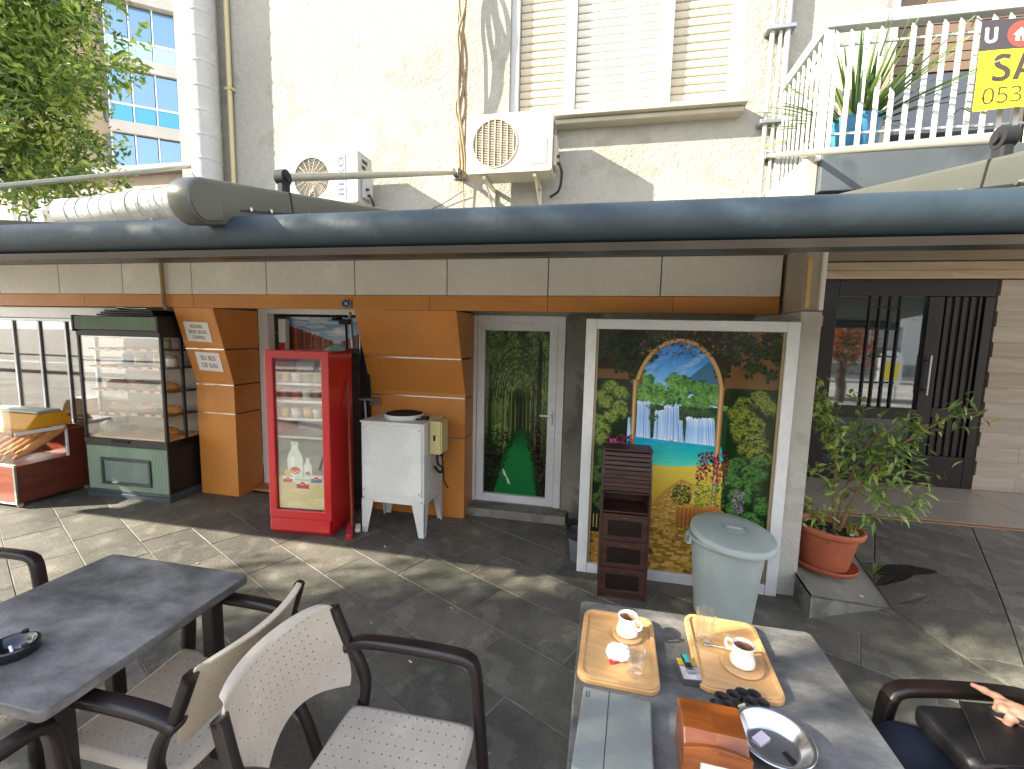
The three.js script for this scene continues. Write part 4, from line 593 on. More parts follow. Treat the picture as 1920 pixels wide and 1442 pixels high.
// balcony
{
  const b = thing('balcony', 'white railed balcony with grey slab above the dark entrance door', 'balcony', [1.33, 2.735, -4.2]);
  const slab = mat('#555d64', 0.7, { map: rep(T.concrete, 0.6) }), rl = mat('#bdbeba', 0.4, { map: rep(T.mottle, 1.2) }), L = 4.6, D = 0.84;
  mesh('slab', rspan(0, L, 0, 0.245, 0.002, D, 0.01), slab, b);
  mesh('top_rail', [rspan(-0.035, L, 1.0, 1.075, D - 0.075, D, 0.006)], rl, b); mesh('top_rail', [rspan(-0.035, 0.025, 1.0, 1.075, 0.002, D - 0.077, 0.006)], rl, b);
  for (const y of [0.36, 0.9]) { mesh('tie_rail', rspan(0.0, L, y, y + 0.014, D - 0.045, D - 0.03, 0.002), rl, b); mesh('tie_rail', rspan(-0.012, 0.002, y, y + 0.014, 0.002, D - 0.047, 0.002), rl, b); }
  const sl = (h) => norm(ex([[-0.0125, 0.24], [0.0125, 0.24], [0.0125, h - 0.03], [-0.0125, h]], 0.008, 0.0015));
  const full = boxUV(sl(0.985)), broken = boxUV(sl(0.62));
  for (let k = 0; k < 52; k++) { const m = new THREE.Mesh(k === 4 ? broken : full, rl); m.name = 'baluster'; m.position.set(0.035 + k * 0.0835, k === 4 ? 0 : 0.005, D - 0.026); m.castShadow = m.receiveShadow = true; b.add(m); }
  for (let k = 0; k < 9; k++) { const m = new THREE.Mesh(full, rl); m.name = 'baluster'; m.rotation.y = -Math.PI / 2; m.position.set(-0.02, 0, 0.06 + k * 0.083); m.castShadow = m.receiveShadow = true; b.add(m); }
  mesh('post', [rspan(-0.03, 0.015, 0.2, 1.0, D - 0.06, D - 0.015, 0.004)], rl, b);
  const sg = thing('sale_banner', 'yellow and black sale banner tied to the balcony railing', 'banner', [2.1, 3.15, -3.33]);
  const bg = new THREE.PlaneGeometry(1.1, 0.5, 40, 10).translate(0.55, 0.25, 0), p = bg.attributes.position; for (let i = 0; i < p.count; i++) p.setZ(i, 0.012 * Math.sin(p.getX(i) * 9 + p.getY(i) * 4) + 0.014); bg.computeVertexNormals(); bg.rotateZ(0.03);
  mesh('cloth', bg, mat('#ffffff', 0.5, { map: canvasTex(1100, 500, paintBanner), side: THREE.DoubleSide }), sg, true);
  mesh('tie', [tb([[0.0, 0.0, 0.01], [-0.05, 0.03, 0.0], [-0.08, 0.0, -0.01]], 0.003, 10, 5), tb([[0.0, 0.5, 0.01], [-0.03, 0.53, 0], [-0.04, 0.5, -0.02]], 0.003, 10, 5)], MT.rubber, sg);
  // spiky plant in blue bucket
  const pl = thing('spiky_potted_plant', 'spiky green aloe in a blue bucket on the balcony', 'plant', [1.62, 2.985, -3.62]), R = rng(17), gl = ['#4d6a2c', '#6b8038', '#3a5626'].map((c) => mat(c, 0.55, { transmission: 0.15, side: THREE.DoubleSide }));
  mesh('bucket', lt([[0, 0], [0.12, 0], [0.15, 0.26], [0.158, 0.265], [0.158, 0.28], [0.146, 0.28], [0.14, 0.2], [0, 0.2]], 0, 0, 0, 28), mat('#3f7fa6', 0.4), pl);
  mesh('soil', cy(0.14, 0.14, 0.02, 0, 0.22, 0), MT.soil, pl);
  const lv = [[], [], []];
  for (let k = 0; k < 90; k++) {
    const a = R() * 6.28, el = 0.25 + 1.15 * R(), L = 0.35 + 0.4 * R(), pts = [], up = Math.sin(el), out = Math.cos(el);
    const g = new THREE.BufferGeometry(), q = [], n = 6, w0 = 0.012 + 0.012 * R(), sx = -Math.sin(a), sz = Math.cos(a);
    const at = (t) => { const r = out * L * t + 0.03, y = 0.22 + up * L * t - 0.18 * out * t * t * L; return [Math.cos(a) * r, y, Math.sin(a) * r]; };
    for (let i = 0; i < n; i++) { const t0 = i / n, t1 = (i + 1) / n, A = at(t0), B = at(t1), u = w0 * (1 - t0 * 0.95), v = w0 * (1 - t1 * 0.95); const l0 = [A[0] + sx * u, A[1] + 0.006, A[2] + sz * u], r0 = [A[0] - sx * u, A[1] + 0.006, A[2] - sz * u], l1 = [B[0] + sx * v, B[1] + 0.006, B[2] + sz * v], r1 = [B[0] - sx * v, B[1] + 0.006, B[2] - sz * v]; q.push(...l0, ...A, ...l1, ...A, ...B, ...l1, ...A, ...r0, ...B, ...r0, ...r1, ...B); }
    g.setAttribute('position', new THREE.Float32BufferAttribute(q, 3)); lv[k % 3].push(g);
  }
  lv.forEach((l, i) => { l.slice(0, 10).forEach((g) => mesh('leaf', g, gl[i], pl)); mesh('leaf_cluster', l.slice(10), gl[i], pl); });
  const wb = thing('balcony_unit', 'cream appliance box standing at the back of the balcony', 'appliance', [1.72, 3.4, -4.05]);
  mesh('casing', rb(0.5, 0.42, 0.2, 0.015, 0, 0.21, 0), mat('#cfc29f', 0.5, { map: rep(T.mottle, 1) }), wb); mesh('side_panel', rspan(0.06, 0.14, 0.02, 0.4, 0.1, 0.104, 0.002), mat('#e0d9b4', 0.5), wb); mesh('vent', [0, 1, 2].map((k) => bx(0.05, 0.006, 0.004, -0.03, 0.2 + k * 0.014, 0.102)), MT.darkSteel, wb);
  mesh('stand', [rspan(-0.22, -0.19, -0.415, 0, -0.08, 0.08, 0.003), rspan(0.19, 0.22, -0.415, 0, -0.08, 0.08, 0.003)], MT.alu, wb);
}
// ---------------------------------------------------------------- things in front of the shop
function loaf(name, label, L, r, pos, rot, tone, group, slashes = 4) {     // bread with a bulging body and raised slash scars
  const t = thing(name, label, 'bread', pos, 0, group); t.rotation.set(rot[0], rot[1], rot[2]);
  const g = new THREE.SphereGeometry(1, 18, 12), p = g.attributes.position; for (let i = 0; i < p.count; i++) { const x = p.getX(i), k = Math.pow(Math.max(0, 1 - Math.pow(Math.abs(x), 3)), 0.15) * (1 + 0.05 * Math.sin(x * 11)); p.setXYZ(i, x * L / 2, Math.max(-0.6, p.getY(i)) * r * k * 1.05, p.getZ(i) * r * k * 1.1); } g.computeVertexNormals();
  mesh('crust', g, tone, t);
  const sl = []; for (let i = 0; i < slashes; i++) { const x = (i - (slashes - 1) / 2) * L * 0.8 / slashes; sl.push(sph(1, x, r * 0.86, 0, L * 0.08, r * 0.16, r * 0.45, 8, 6).rotateY(0)); }
  if (sl.length) mesh('slash', sl, breadPale, t);
  return t;
}
const breadTones = ['#b5793a', '#a5672c', '#c08a48'].map((c) => mat(c, 0.75, { map: rep(T.mottle, 6), bumpMap: rep(T.slateB, 8), bumpScale: 0.004 })), breadPale = mat('#d3a766', 0.8, { map: rep(T.mottle, 9) });
// pastry cabinet
{
  const c = thing('pastry_cabinet', 'tall black and sage green pastry cabinet with glass front beside the slanted pillar', 'display cabinet', [-4.7, 0, -3.72], 0.03);
  const w = 1.0, f = 0.22, X = w / 2, ribs = (x0, x1, y0, y1, z) => { const g = [span(x0, x1, y0, y1, z - 0.012, z)], n = Math.round((x1 - x0) / 0.017); for (let i = 0; i < n; i++) g.push(cy(0.0058, 0.0058, y1 - y0 - 0.002, x0 + (i + 0.5) * (x1 - x0) / n, (y0 + y1) / 2, z, null, 6, true)); return g; };
  mesh('plinth', [rspan(-X - 0.005, X + 0.005, 0, 0.05, -f, f + 0.012, 0.004), rspan(-X, X, 0.05, 0.085, -f, f + 0.004, 0.004)], mat('#3e474d', 0.5), c);
  const lp = part('lower_front', c);
  mesh('ribbed_panel', ribs(-X + 0.02, X - 0.012, 0.087, 0.54, f), MT.green, lp);
  mesh('frame', [rspan(-0.3, 0.3, 0.395, 0.425, f + 0.002, f + 0.022), rspan(-0.3, 0.3, 0.145, 0.175, f + 0.002, f + 0.022), rspan(-0.3, -0.27, 0.176, 0.394, f + 0.002, f + 0.022), rspan(0.27, 0.3, 0.176, 0.394, f + 0.002, f + 0.022)], mat('#2f3a3a', 0.45), lp);
  mesh('inset_panel', span(-0.27, 0.27, 0.175, 0.395, f + 0.001, f + 0.008), MT.greyGreen, lp);
  mesh('carcass', [rspan(X - 0.012, X, 0.087, 0.62, -f, f), rspan(-X, -X + 0.018, 0.087, 0.62, -f, f), rspan(-X, X, 0.542, 0.62, -f, f + 0.003, 0.004), rspan(-X, X, 0.1, 1.66, -f - 0.016, -f), rspan(-X, X, 1.66, 1.72, -f, f + 0.006), rspan(-X, X, 1.72, 1.855, -f, f - 0.02)], MT.black, c);
  mesh('header', ribs(-X + 0.02, X - 0.02, 1.722, 1.85, f + 0.02), MT.green, c);
  mesh('header_edge', [rspan(-X - 0.01, -X + 0.019, 1.7, 1.86, -f, f + 0.03), rspan(X - 0.019, X + 0.01, 1.7, 1.86, -f, f + 0.03)], MT.black, c);
  mesh('post', [rspan(-X, -X + 0.03, 0.62, 1.66, f - 0.03, f)], MT.black, c); mesh('post', [rspan(X - 0.03, X, 0.62, 1.66, f - 0.03, f)], MT.black, c); mesh('post', [rspan(X - 0.03, X, 0.62, 1.66, -0.02, 0.01)], MT.black, c);
  mesh('front_glass', span(-X + 0.03, X - 0.03, 0.622, 1.658, f - 0.016, f - 0.01), MT.shopGlass, c); mesh('side_glass', span(X - 0.014, X - 0.008, 0.622, 1.658, -f, f - 0.03), MT.glass, c);
  mesh('base_board', span(-X + 0.02, X - 0.02, 0.62, 0.635, -f, f - 0.03), MT.beech, c);
  mesh('back_lining', span(-X + 0.02, X - 0.02, 0.64, 1.65, -f + 0.002, -f + 0.006), mat('#8d8a80', 0.5), c);
  [0.86, 1.1, 1.34, 1.52].forEach((y, k) => {
    const s = part('shelf', c); mesh('board', rspan(-X + 0.02, X - 0.02, y, y + 0.014, -f + 0.02, f - 0.08, 0.003), MT.walnut, s);
    mesh('price_tag', [-0.36, -0.24, -0.1, 0.04, 0.2, 0.33].map((x) => bx(0.07, 0.026, 0.003, x, y + 0.002, f - 0.078)), mat('#d0a078', 0.6), s);
  });
  mesh('lock', [rspan(-0.16, 0.06, 0.585, 0.612, f + 0.003, f + 0.016, 0.004)], MT.rubber, c);
  mesh('light_strip', rspan(-X + 0.03, X - 0.03, 1.64, 1.658, f - 0.07, f - 0.04, 0.003), MT.alu, c);
  const R = rng(41), at = (x, y, z) => [-4.7 + x, y, -3.72 + z];
  const spots = [['left end of the third shelf', -0.36, 1.114], ['middle of the third shelf', -0.05, 1.114], ['right end of the third shelf', 0.3, 1.114], ['left end of the lowest shelf', -0.34, 0.874], ['middle of the lowest shelf', 0.0, 0.874], ['right end of the lowest shelf', 0.34, 0.874], ['left of the cabinet floor', -0.3, 0.636], ['right of the cabinet floor', 0.28, 0.636]];
  spots.forEach(([s, x, y], i) => loaf('bread_loaf', 'brown round bread loaf on the ' + s + ' of the pastry cabinet', 0.2, 0.052, at(x, y + 0.032, -0.02), [0, R() * 0.6, 0], breadTones[i % 3], 'loaves in the pastry cabinet', 3));
  const jar = (label, x, y, col) => { const t = thing('storage_jar', label, 'jar', at(x, y, -0.02), 0, 'jars in the pastry cabinet'); mesh('body', lt([[0, 0], [0.045, 0], [0.05, 0.01], [0.05, 0.08], [0.04, 0.1], [0, 0.1]], 0, 0, 0, 24), mat(col, 0.25, { clearcoat: 0.4 }), t); mesh('lid', lt([[0, 0.1], [0.043, 0.1], [0.043, 0.118], [0, 0.12]], 0, 0, 0, 24), MT.beech, t); };
  jar('blue jar on the second shelf of the pastry cabinet', -0.2, 1.354, '#2a7f98'); jar('cream jar beside the blue jar in the pastry cabinet', -0.04, 1.354, '#c9b887'); jar('second cream jar from the blue jar in the pastry cabinet', 0.2, 1.354, '#cfc29a'); jar('white jar at the right end of the pastry cabinet second shelf', 0.36, 1.354, '#dcdcd6'); jar('green jar on the topmost shelf of the pastry cabinet', 0.3, 1.534, '#7d8f6a');
  const bag = thing('salad_bag', 'crumpled green bag on the floor of the pastry cabinet at its left', 'bag', at(-0.33, 0.635, 0.1)), bg = new THREE.IcosahedronGeometry(0.09, 3), p = bg.attributes.position; for (let i = 0; i < p.count; i++) { const k = 0.75 + 0.5 * fbm(p.getX(i) * 3 + 0.5, p.getY(i) * 3 + p.getZ(i) * 2 + 0.5, 4, 5, 3); p.setXYZ(i, p.getX(i) * k * 1.2, Math.max(0, p.getY(i) * k + 0.06), p.getZ(i) * k * 0.8); } bg.computeVertexNormals(); mesh('wrap', bg, mat('#66755a', 0.3, { clearcoat: 0.5 }), bag); mesh('knot', bx(0.03, 0.03, 0.03, 0, 0.14, 0, [0.4, 0.5, 0]), mat('#7d8a6c', 0.4), bag);
  const tr = thing('stacked_trays', 'stack of dark trays lying on top of the pastry cabinet', 'trays', [-4.72, 1.862, -3.75]);
  for (let k = 0; k < 3; k++) mesh('tray', rb(0.72 - k * 0.06, 0.018, 0.3, 0.006, 0.02 * k, 0.01 + k * 0.021, 0), mat('#2c2622', 0.4), tr);
  mesh('tongs', [tb([[-0.25, 0.075, 0.05], [-0.1, 0.085, 0.1], [0.05, 0.075, 0.09], [0.25, 0.078, 0.12]], 0.008, 20, 7)], MT.steel, tr);
}
// bread counter
{
  const c = thing('bread_counter', 'red brown bread counter on castors with glass case at the far left', 'bread counter', [-5.93, 0, -3.35]);
  const X = 0.53, F = 0.32;
  mesh('base_front', rspan(-X, X - 0.02, 0.05, 0.4, F - 0.018, F, 0.004), MT.mahogany, c);
  mesh('side_panel', [ex([[-F, 0.05], [-F, 0.685], [-0.13, 0.69], [-0.13, 0.41], [F - 0.02, 0.41], [F - 0.02, 0.05]].map(([a, b]) => [-a, b]).reverse(), 0.018).rotateY(Math.PI / 2).translate(X - 0.018, 0, 0)], mat('#6d3526', 0.4, { map: rep(T.wood, 1.2), clearcoat: 0.2 }), c);
  mesh('base_board', [span(-X, X - 0.02, 0.05, 0.07, -F, F - 0.02), span(-X, X - 0.02, 0.36, 0.385, -F, F - 0.02), span(-X, X - 0.02, 0.07, 0.7, -F, -F + 0.018), span(-X, -X + 0.018, 0.07, 0.7, -F + 0.02, F - 0.02)], MT.mahogany, c);
  mesh('edge_trim', [rspan(X - 0.02, X + 0.004, 0.045, 0.41, F - 0.016, F + 0.006, 0.004), rspan(-X, X, 0.4, 0.425, F - 0.02, F + 0.006, 0.004), rspan(-X, X, 0.04, 0.052, F - 0.02, F + 0.004, 0.003)], MT.steel, c);
  mesh('case_frame', [rspan(X - 0.016, X + 0.002, 0.41, 0.72, -0.128, -0.108, 0.003), rspan(X - 0.016, X + 0.002, 0.7, 0.735, -0.106, F - 0.03, 0.003), rspan(-X, X - 0.018, 0.7, 0.735, -0.13, -0.11, 0.003)], MT.pvc, c);
  mesh('front_glass', span(-X, X - 0.002, 0.426, 0.98, F - 0.012, F - 0.007), MT.glass, c); mesh('side_glass', span(X - 0.01, X - 0.006, 0.41, 0.7, -0.106, F - 0.014), MT.glass, c); mesh('top_glass', span(-X + 0.02, X, 0.736, 0.741, -F, F - 0.014), MT.glass, c);
  for (const [x, z] of [[X - 0.04, F - 0.04], [-X + 0.04, F - 0.04], [X - 0.04, -F + 0.04]]) mesh('castor', [cy(0.022, 0.022, 0.018, x, 0.022, z, [0, 0, Math.PI / 2], 16), rspan(x - 0.015, x + 0.015, 0.03, 0.052, z - 0.012, z + 0.012, 0.003)], mat('#b8a98c', 0.5), c);
  const y = thing('yellow_cover', 'folded bright yellow cover lying on the bread counter glass', 'cover', [-5.87, 0.742, -3.35]);
  mesh('cloth', [side([[-0.22, 0], [0.15, 0], [0.06, 0.11], [-0.16, 0.12]], -0.42, 0.4, 0.012)], mat('#e0a018', 0.5, { map: rep(T.mottle, 2) }), y); mesh('fold', rb(0.78, 0.03, 0.2, 0.012, -0.01, 0.138, -0.05), mat('#8f9794', 0.4), y);
  const R = rng(3); const words = ['first', 'second', 'third', 'fourth', 'fifth', 'sixth', 'seventh', 'eighth'];
  words.forEach((n, k) => loaf('baguette', 'golden baguette leaning in the bread counter, ' + n + ' from its right side', 0.5, 0.042, [-5.48 - k * 0.1, 0.57 + 0.02 * R(), -3.3 + 0.04 * R()], [0, Math.PI / 2 - 0.5 + 0.2 * R(), 0.6], breadTones[k % 3], 'baguettes in the bread counter', 5));
}
// red fridge
{
  const f = thing('red_fridge', 'red drinks fridge with glass door and dairy picture beside the shop doorway', 'fridge', [-2.5, 0, -3.42], 0.09);
  const X = 0.275, F = 0.21, H = 1.585;
  mesh('cabinet', [rspan(-X, -X + 0.025, 0.06, H, -F, F - 0.05), rspan(X - 0.025, X, 0.06, H, -F, F - 0.05), rspan(-X, X, H - 0.03, H, -F, F - 0.05), rspan(-X + 0.02, X - 0.02, 0.06, H - 0.02, -F, -F + 0.02), rspan(-X + 0.02, X - 0.02, 0.06, 0.17, -F, F - 0.06)], MT.red, f);
  mesh('kick_panel', [side([[-F, 0.012], [F - 0.02, 0.012], [F + 0.012, 0.05], [F + 0.004, 0.145], [-F, 0.145]], -X + 0.004, X - 0.004, 0.006)], MT.red, f);
  const d = part('door', f);
  mesh('frame', ex(rect(-X, X, 0.152, H), 0.036, 0.006, [rect(-X + 0.055, X - 0.055, 0.215, H - 0.055)].map((h) => h.slice().reverse())).translate(0, 0, F - 0.04), MT.red, d);
  mesh('gasket', ex(rect(-X + 0.05, X - 0.05, 0.21, H - 0.05), 0.006, 0, [rect(-X + 0.062, X - 0.062, 0.222, H - 0.062).reverse()]).translate(0, 0, F - 0.02), MT.rubber, d);
  mesh('glass', span(-X + 0.056, X - 0.056, 0.216, H - 0.056, F - 0.026, F - 0.021), MT.shopGlass, d);
  mesh('dairy_print', new THREE.PlaneGeometry(2 * X - 0.13, 0.6).translate(0, 0.53, F - 0.029), mat('#ffffff', 0.3, { map: canvasTex(420, 600, (c, w, h) => { paintDairy(c, w, h); }) }), d, true);
  mesh('hinge', [rb(0.05, 0.012, 0.04, 0.004, X - 0.03, H + 0.006, F - 0.06)], MT.alu, f);
  mesh('lining', [span(-X + 0.026, X - 0.026, 0.18, H - 0.035, -F + 0.021, -F + 0.026)], MT.white, f);
  const cols = ['#d8b04a', '#b8402e', '#e0ddd2', '#6d8f4a', '#8a5a3a', '#c9c2a4'], R = rng(22), names = ['topmost', 'second', 'third'];
  [0.84, 1.0, 1.15, 1.3].forEach((y, k) => { mesh('shelf', [rspan(-X + 0.03, X - 0.03, y, y + 0.008, -F + 0.03, F - 0.07, 0.002), rspan(-X + 0.03, X - 0.03, y - 0.006, y + 0.016, F - 0.07, F - 0.062, 0.002)], MT.white, f); });
  const M = new THREE.Matrix4().makeRotationY(0.09);
  [1.158, 1.308, 1.008].forEach((y, s) => { for (let k = 0; k < 5; k++) {
    const q = V(-0.2 + k * 0.1, 0, 0.06 + 0.03 * R()).applyMatrix4(M), col = cols[Math.floor(R() * 6)], ord = ['leftmost', 'second from left', 'middle', 'fourth from left', 'rightmost'][k];
    const t = thing('dairy_tub', 'small tub in the red fridge, ' + ord + ' on its ' + ['second', 'topmost', 'third'][s] + ' shelf', 'tub', [-2.5 + q.x, y, -3.42 + q.z], 0, 'tubs in the red fridge');
    mesh('body', lt([[0, 0], [0.03, 0], [0.038, 0.07], [0.038, 0.078], [0, 0.078]], 0, 0, 0, 20), mat(col, 0.45), t); mesh('lid', lt([[0, 0.078], [0.04, 0.078], [0.04, 0.086], [0, 0.086]], 0, 0, 0, 20), mat('#e6e2d6', 0.4), t);
  } });
}
// white metal cabinet on legs
{
  const c = thing('white_metal_unit', 'white sheet metal cabinet on tapered legs with round vent on top', 'metal cabinet', [-1.735, 0, -3.64]), X = 0.29, F = 0.22;
  const wm = mat('#dddfdc', 0.45, { map: rep(T.mottle, 1.1) });
  mesh('body', [rspan(-X, X, 0.28, 0.985, -F, F - 0.004, 0.004)], wm, c);
  mesh('front_door', [rspan(-X + 0.012, X - 0.02, 0.36, 0.968, F - 0.005, F + 0.008, 0.003)], wm, c);
  mesh('top_sheet', [rspan(-X - 0.006, X + 0.006, 0.986, 1.0, -F - 0.006, F + 0.01, 0.003)], wm, c);
  for (const [sx, sz] of [[-1, 1], [1, 1], [-1, -1], [1, -1]]) mesh('leg', [ex([[0, 0.30], [-0.115, 0.30], [-0.05, 0], [0, 0]].map(([a, b]) => [a * sx, b]), 0.004, 0.001).translate(sx * (X + 0.003), 0, sz * (F + 0.001) - 0.002), ex([[0, 0.30], [0.1, 0.30], [0.045, 0], [0, 0]].map(([a, b]) => [a * sz, b]), 0.004, 0.001).rotateY(Math.PI / 2).translate(sx * (X + 0.001) - 0.002, 0, sz * (F + 0.003))], wm, c);
  mesh('screw', [[-X + 0.03, 0.94], [X - 0.04, 0.94], [-X + 0.03, 0.39], [X - 0.04, 0.39], [-X + 0.02, 0.32], [X - 0.02, 0.32]].map(([x, y]) => cy(0.005, 0.005, 0.006, x, y, F + 0.009, [Math.PI / 2, 0, 0], 8)), MT.darkSteel, c);
  const v = part('vent', c); mesh('collar', lt([[0.165, 1.0], [0.175, 1.0], [0.175, 1.035], [0.165, 1.038]], 0.0, 0, -0.02, 36), wm, v); mesh('grille', [lt([[0, 1.045], [0.06, 1.05], [0.168, 1.036], [0.172, 1.02], [0, 1.02]], 0, 0, -0.02, 36), ...[0.05, 0.09, 0.13].map((r) => new THREE.TorusGeometry(r, 0.004, 6, 30).rotateX(Math.PI / 2).translate(0, 1.052 - r * 0.06, -0.02))], MT.rubber, v);
  mesh('switch_block', [rspan(0.19, 0.25, 1.0, 1.03, 0.0, 0.05), rspan(0.1, 0.19, 1.0, 1.012, 0.05, 0.075, 0.003)], MT.rubber, c);
  const b = thing('electric_box', 'cream yellow switch box fixed to the right side of the white metal cabinet', 'electric box', [-1.385, 0.72, -3.59]);
  mesh('box', rb(0.1, 0.29, 0.16, 0.006, 0, 0.145, 0), mat('#d6c98a', 0.5, { map: rep(T.mottle, 2) }), b); mesh('door', rspan(0.051, 0.062, 0.01, 0.28, -0.075, 0.075, 0.004), mat('#cfc183', 0.5), b); mesh('latch', [rspan(-0.012, 0.006, 0.12, 0.17, 0.08, 0.088, 0.003)], MT.rubber, b);
  mesh('cable', [tb([[0.0, 0.0, 0.02], [0.01, -0.09, 0.03], [0.05, -0.13, 0.02], [0.02, -0.18, 0.0], [-0.02, -0.12, 0.03]], 0.012, 24, 8), tb([[0.03, 0, 0], [0.04, -0.1, -0.01], [0.05, -0.25, -0.02], [0.08, -0.33, -0.04]], 0.007, 20, 7), cy(0.02, 0.02, 0.03, 0.03, -0.015, 0)], MT.rubber, b);
}
// broom, leaning poles
{
  const b = thing('broom', 'broom with red head leaning between the fridge and the white metal cabinet', 'broom', [-2.09, 0, -3.34]);
  mesh('handle', bar([0.0, 0.06, -0.02], [-0.13, 1.32, -0.2], 0.011), mat('#9a4a30', 0.6, { map: rep(T.wood, 4) }), b);
  mesh('head', rb(0.05, 0.055, 0.24, 0.012, 0.01, 0.045, 0.03, [0.1, 0.5, 0]), mat('#b52a36', 0.5), b); mesh('bristles', rb(0.045, 0.03, 0.11, 0.006, 0.045, 0.045, -0.04, [0.1, 0.5, 0]), mat('#cfc6b4', 0.9), b);
  const p = thing('leaning_poles', 'bundle of grey metal poles and dark boards leaning behind the red fridge', 'poles', [-2.33, 0, -3.85]);
  const pts = [[0.02, 0.1, 'a'], [0.06, 0.03, 'a'], [-0.06, -0.1, 'a']];
  for (const [x, t] of pts) mesh('pole', bar([x + 0.1, 0, 0.02], [x - t, 1.94, -0.05], 0.016), MT.alu, p);
  mesh('board', [bx(0.1, 1.85, 0.02, 0.08, 0.93, -0.02, [0.02, 0, -0.04])], MT.black, p); mesh('board', [bx(0.14, 1.6, 0.02, 0.02, 0.8, 0.04, [0.02, 0, 0.02])], mat('#3a2f26', 0.6, { map: rep(T.woodDark, 1) }), p);
  mesh('clamp', [rb(0.12, 0.05, 0.06, 0.01, -0.12, 1.85, -0.04), rb(0.06, 0.03, 0.09, 0.008, -0.2, 1.88, -0.02, [0, 0, 0.4]), bar([-0.1, 1.55, -0.03], [-0.11, 1.85, -0.03], 0.012)], MT.rubber, p);
  mesh('shelf_bracket', [rspan(0.1, 0.24, 1.12, 1.135, -0.03, 0.12, 0.003), rspan(0.1, 0.24, 1.05, 1.12, -0.03, -0.02, 0.003)], MT.alu, p);
}
// wooden drawer tower
{
  const c = thing('drawer_tower', 'narrow dark wooden drawer tower with roll top in front of the waterfall picture', 'cabinet', [0.185, 0, -3.03], 0.02), X = 0.16, F = 0.12, wd = MT.walnut;
  const sidep = [[-F, 0], [F, 0], [F, 0.72], [F - 0.02, 0.74], [F - 0.03, 0.85], [F - 0.09, 1.0], [-F, 1.0]];
  for (const s of [-1, 1]) mesh('side_panel', side(sidep, s > 0 ? X - 0.014 : -X, s > 0 ? X : -X + 0.014), wd, c);
  mesh('back_panel', span(-X + 0.014, X - 0.014, 0.02, 0.99, -F, -F + 0.008), wd, c); mesh('top_board', rspan(-X - 0.005, X + 0.005, 1.001, 1.016, -F - 0.003, F - 0.075, 0.003), wd, c);
  const sl = []; for (let k = 0; k < 9; k++) { const t = k / 9, y = lerp(0.745, 0.995, t), z = t < 0.5 ? lerp(F - 0.028, F - 0.038, t * 2) : lerp(F - 0.038, F - 0.095, (t - 0.5) * 2); mesh('roll_slat', rb(2 * X - 0.03, 0.027, 0.012, 0.004, 0, y + 0.012, z, [t < 0.5 ? -0.08 : -0.4, 0, 0]), wd, c); }
  mesh('shelf', [rspan(-X + 0.015, X - 0.015, 0.6, 0.612, -F + 0.01, F - 0.005, 0.003), rspan(-X + 0.015, X - 0.015, 0.725, 0.737, -F + 0.01, F - 0.025, 0.003)], wd, c);
  for (let k = 0; k < 3; k++) {
    const y = 0.035 + k * 0.188, d = part('drawer', c);
    mesh('front_frame', ex(rect(-X + 0.017, X - 0.017, y, y + 0.18), 0.012, 0.002, [rect(-X + 0.05, X - 0.05, y + 0.03, y + 0.14).reverse()]).translate(0, 0, F - 0.012), wd, d);
    mesh('inset', span(-X + 0.048, X - 0.048, y + 0.028, y + 0.142, F - 0.012, F - 0.006), mat('#241510', 0.35, { map: rep(T.woodDark, 2) }), d);
    mesh('pull', [rb(0.05, 0.018, 0.012, 0.004, 0, y + 0.158, F + 0.007)], mat('#5a4434', 0.35, { metalness: 0.5 }), d); mesh('box', span(-X + 0.02, X - 0.02, y + 0.005, y + 0.12, -F + 0.012, F - 0.013), MT.black, d);
  }
  mesh('plinth', rspan(-X + 0.015, X - 0.015, 0, 0.03, -F + 0.01, F - 0.012, 0.003), wd, c);
}
// bins
{
  const b = thing('plastic_bin', 'large pale grey green plastic bin with tilted round lid in front of the waterfall picture', 'bin', [0.82, 0, -2.9]), pm = mat('#aab5b2', 0.48, { map: rep(T.mottle, 1.2), transmission: 0.0 });
  mesh('body', lt([[0, 0.004], [0.17, 0.004], [0.178, 0.012], [0.225, 0.52], [0.243, 0.525], [0.246, 0.545], [0.24, 0.555], [0.222, 0.555], [0.172, 0.02], [0, 0.018]], 0, 0, 0, 56), pm, b);
  for (const s of [-1, 1]) mesh('handle', [rb(0.03, 0.02, 0.1, 0.008, s * 0.25, 0.5, 0), rb(0.02, 0.05, 0.015, 0.005, s * 0.24, 0.52, 0.045), rb(0.02, 0.05, 0.015, 0.005, s * 0.24, 0.52, -0.045)], pm, b);
  b.scale.set(0.96, 0.95, 0.96); const l = part('lid', b); l.position.set(0.02, 0.575, 0.02); l.rotation.set(0.1, 0, -0.07);
  mesh('cover', lt([[0, 0.052], [0.06, 0.05], [0.075, 0.044], [0.085, 0.05], [0.17, 0.046], [0.185, 0.036], [0.24, 0.03], [0.258, 0.018], [0.262, -0.012], [0.256, -0.014], [0.25, 0.012], [0, 0.03]], 0, 0, 0, 56), pm, l);
  mesh('knob', [rb(0.1, 0.012, 0.034, 0.006, 0, 0.058, 0)], pm, l);
  const s = thing('small_bin', 'small grey bucket half hidden behind the white picture frame', 'bucket', [-0.115, 0, -3.37]);
  mesh('body', lt([[0, 0.004], [0.075, 0.004], [0.1, 0.23], [0.11, 0.232], [0.11, 0.25], [0.1, 0.25], [0.072, 0.012], [0, 0.012]], 0, 0, 0, 30), mat('#5f646a', 0.5), s); mesh('liner', lt([[0.1, 0.2], [0.104, 0.255], [0.112, 0.262], [0.116, 0.24], [0.113, 0.21]], 0, 0, 0, 30), MT.rubber, s);
}
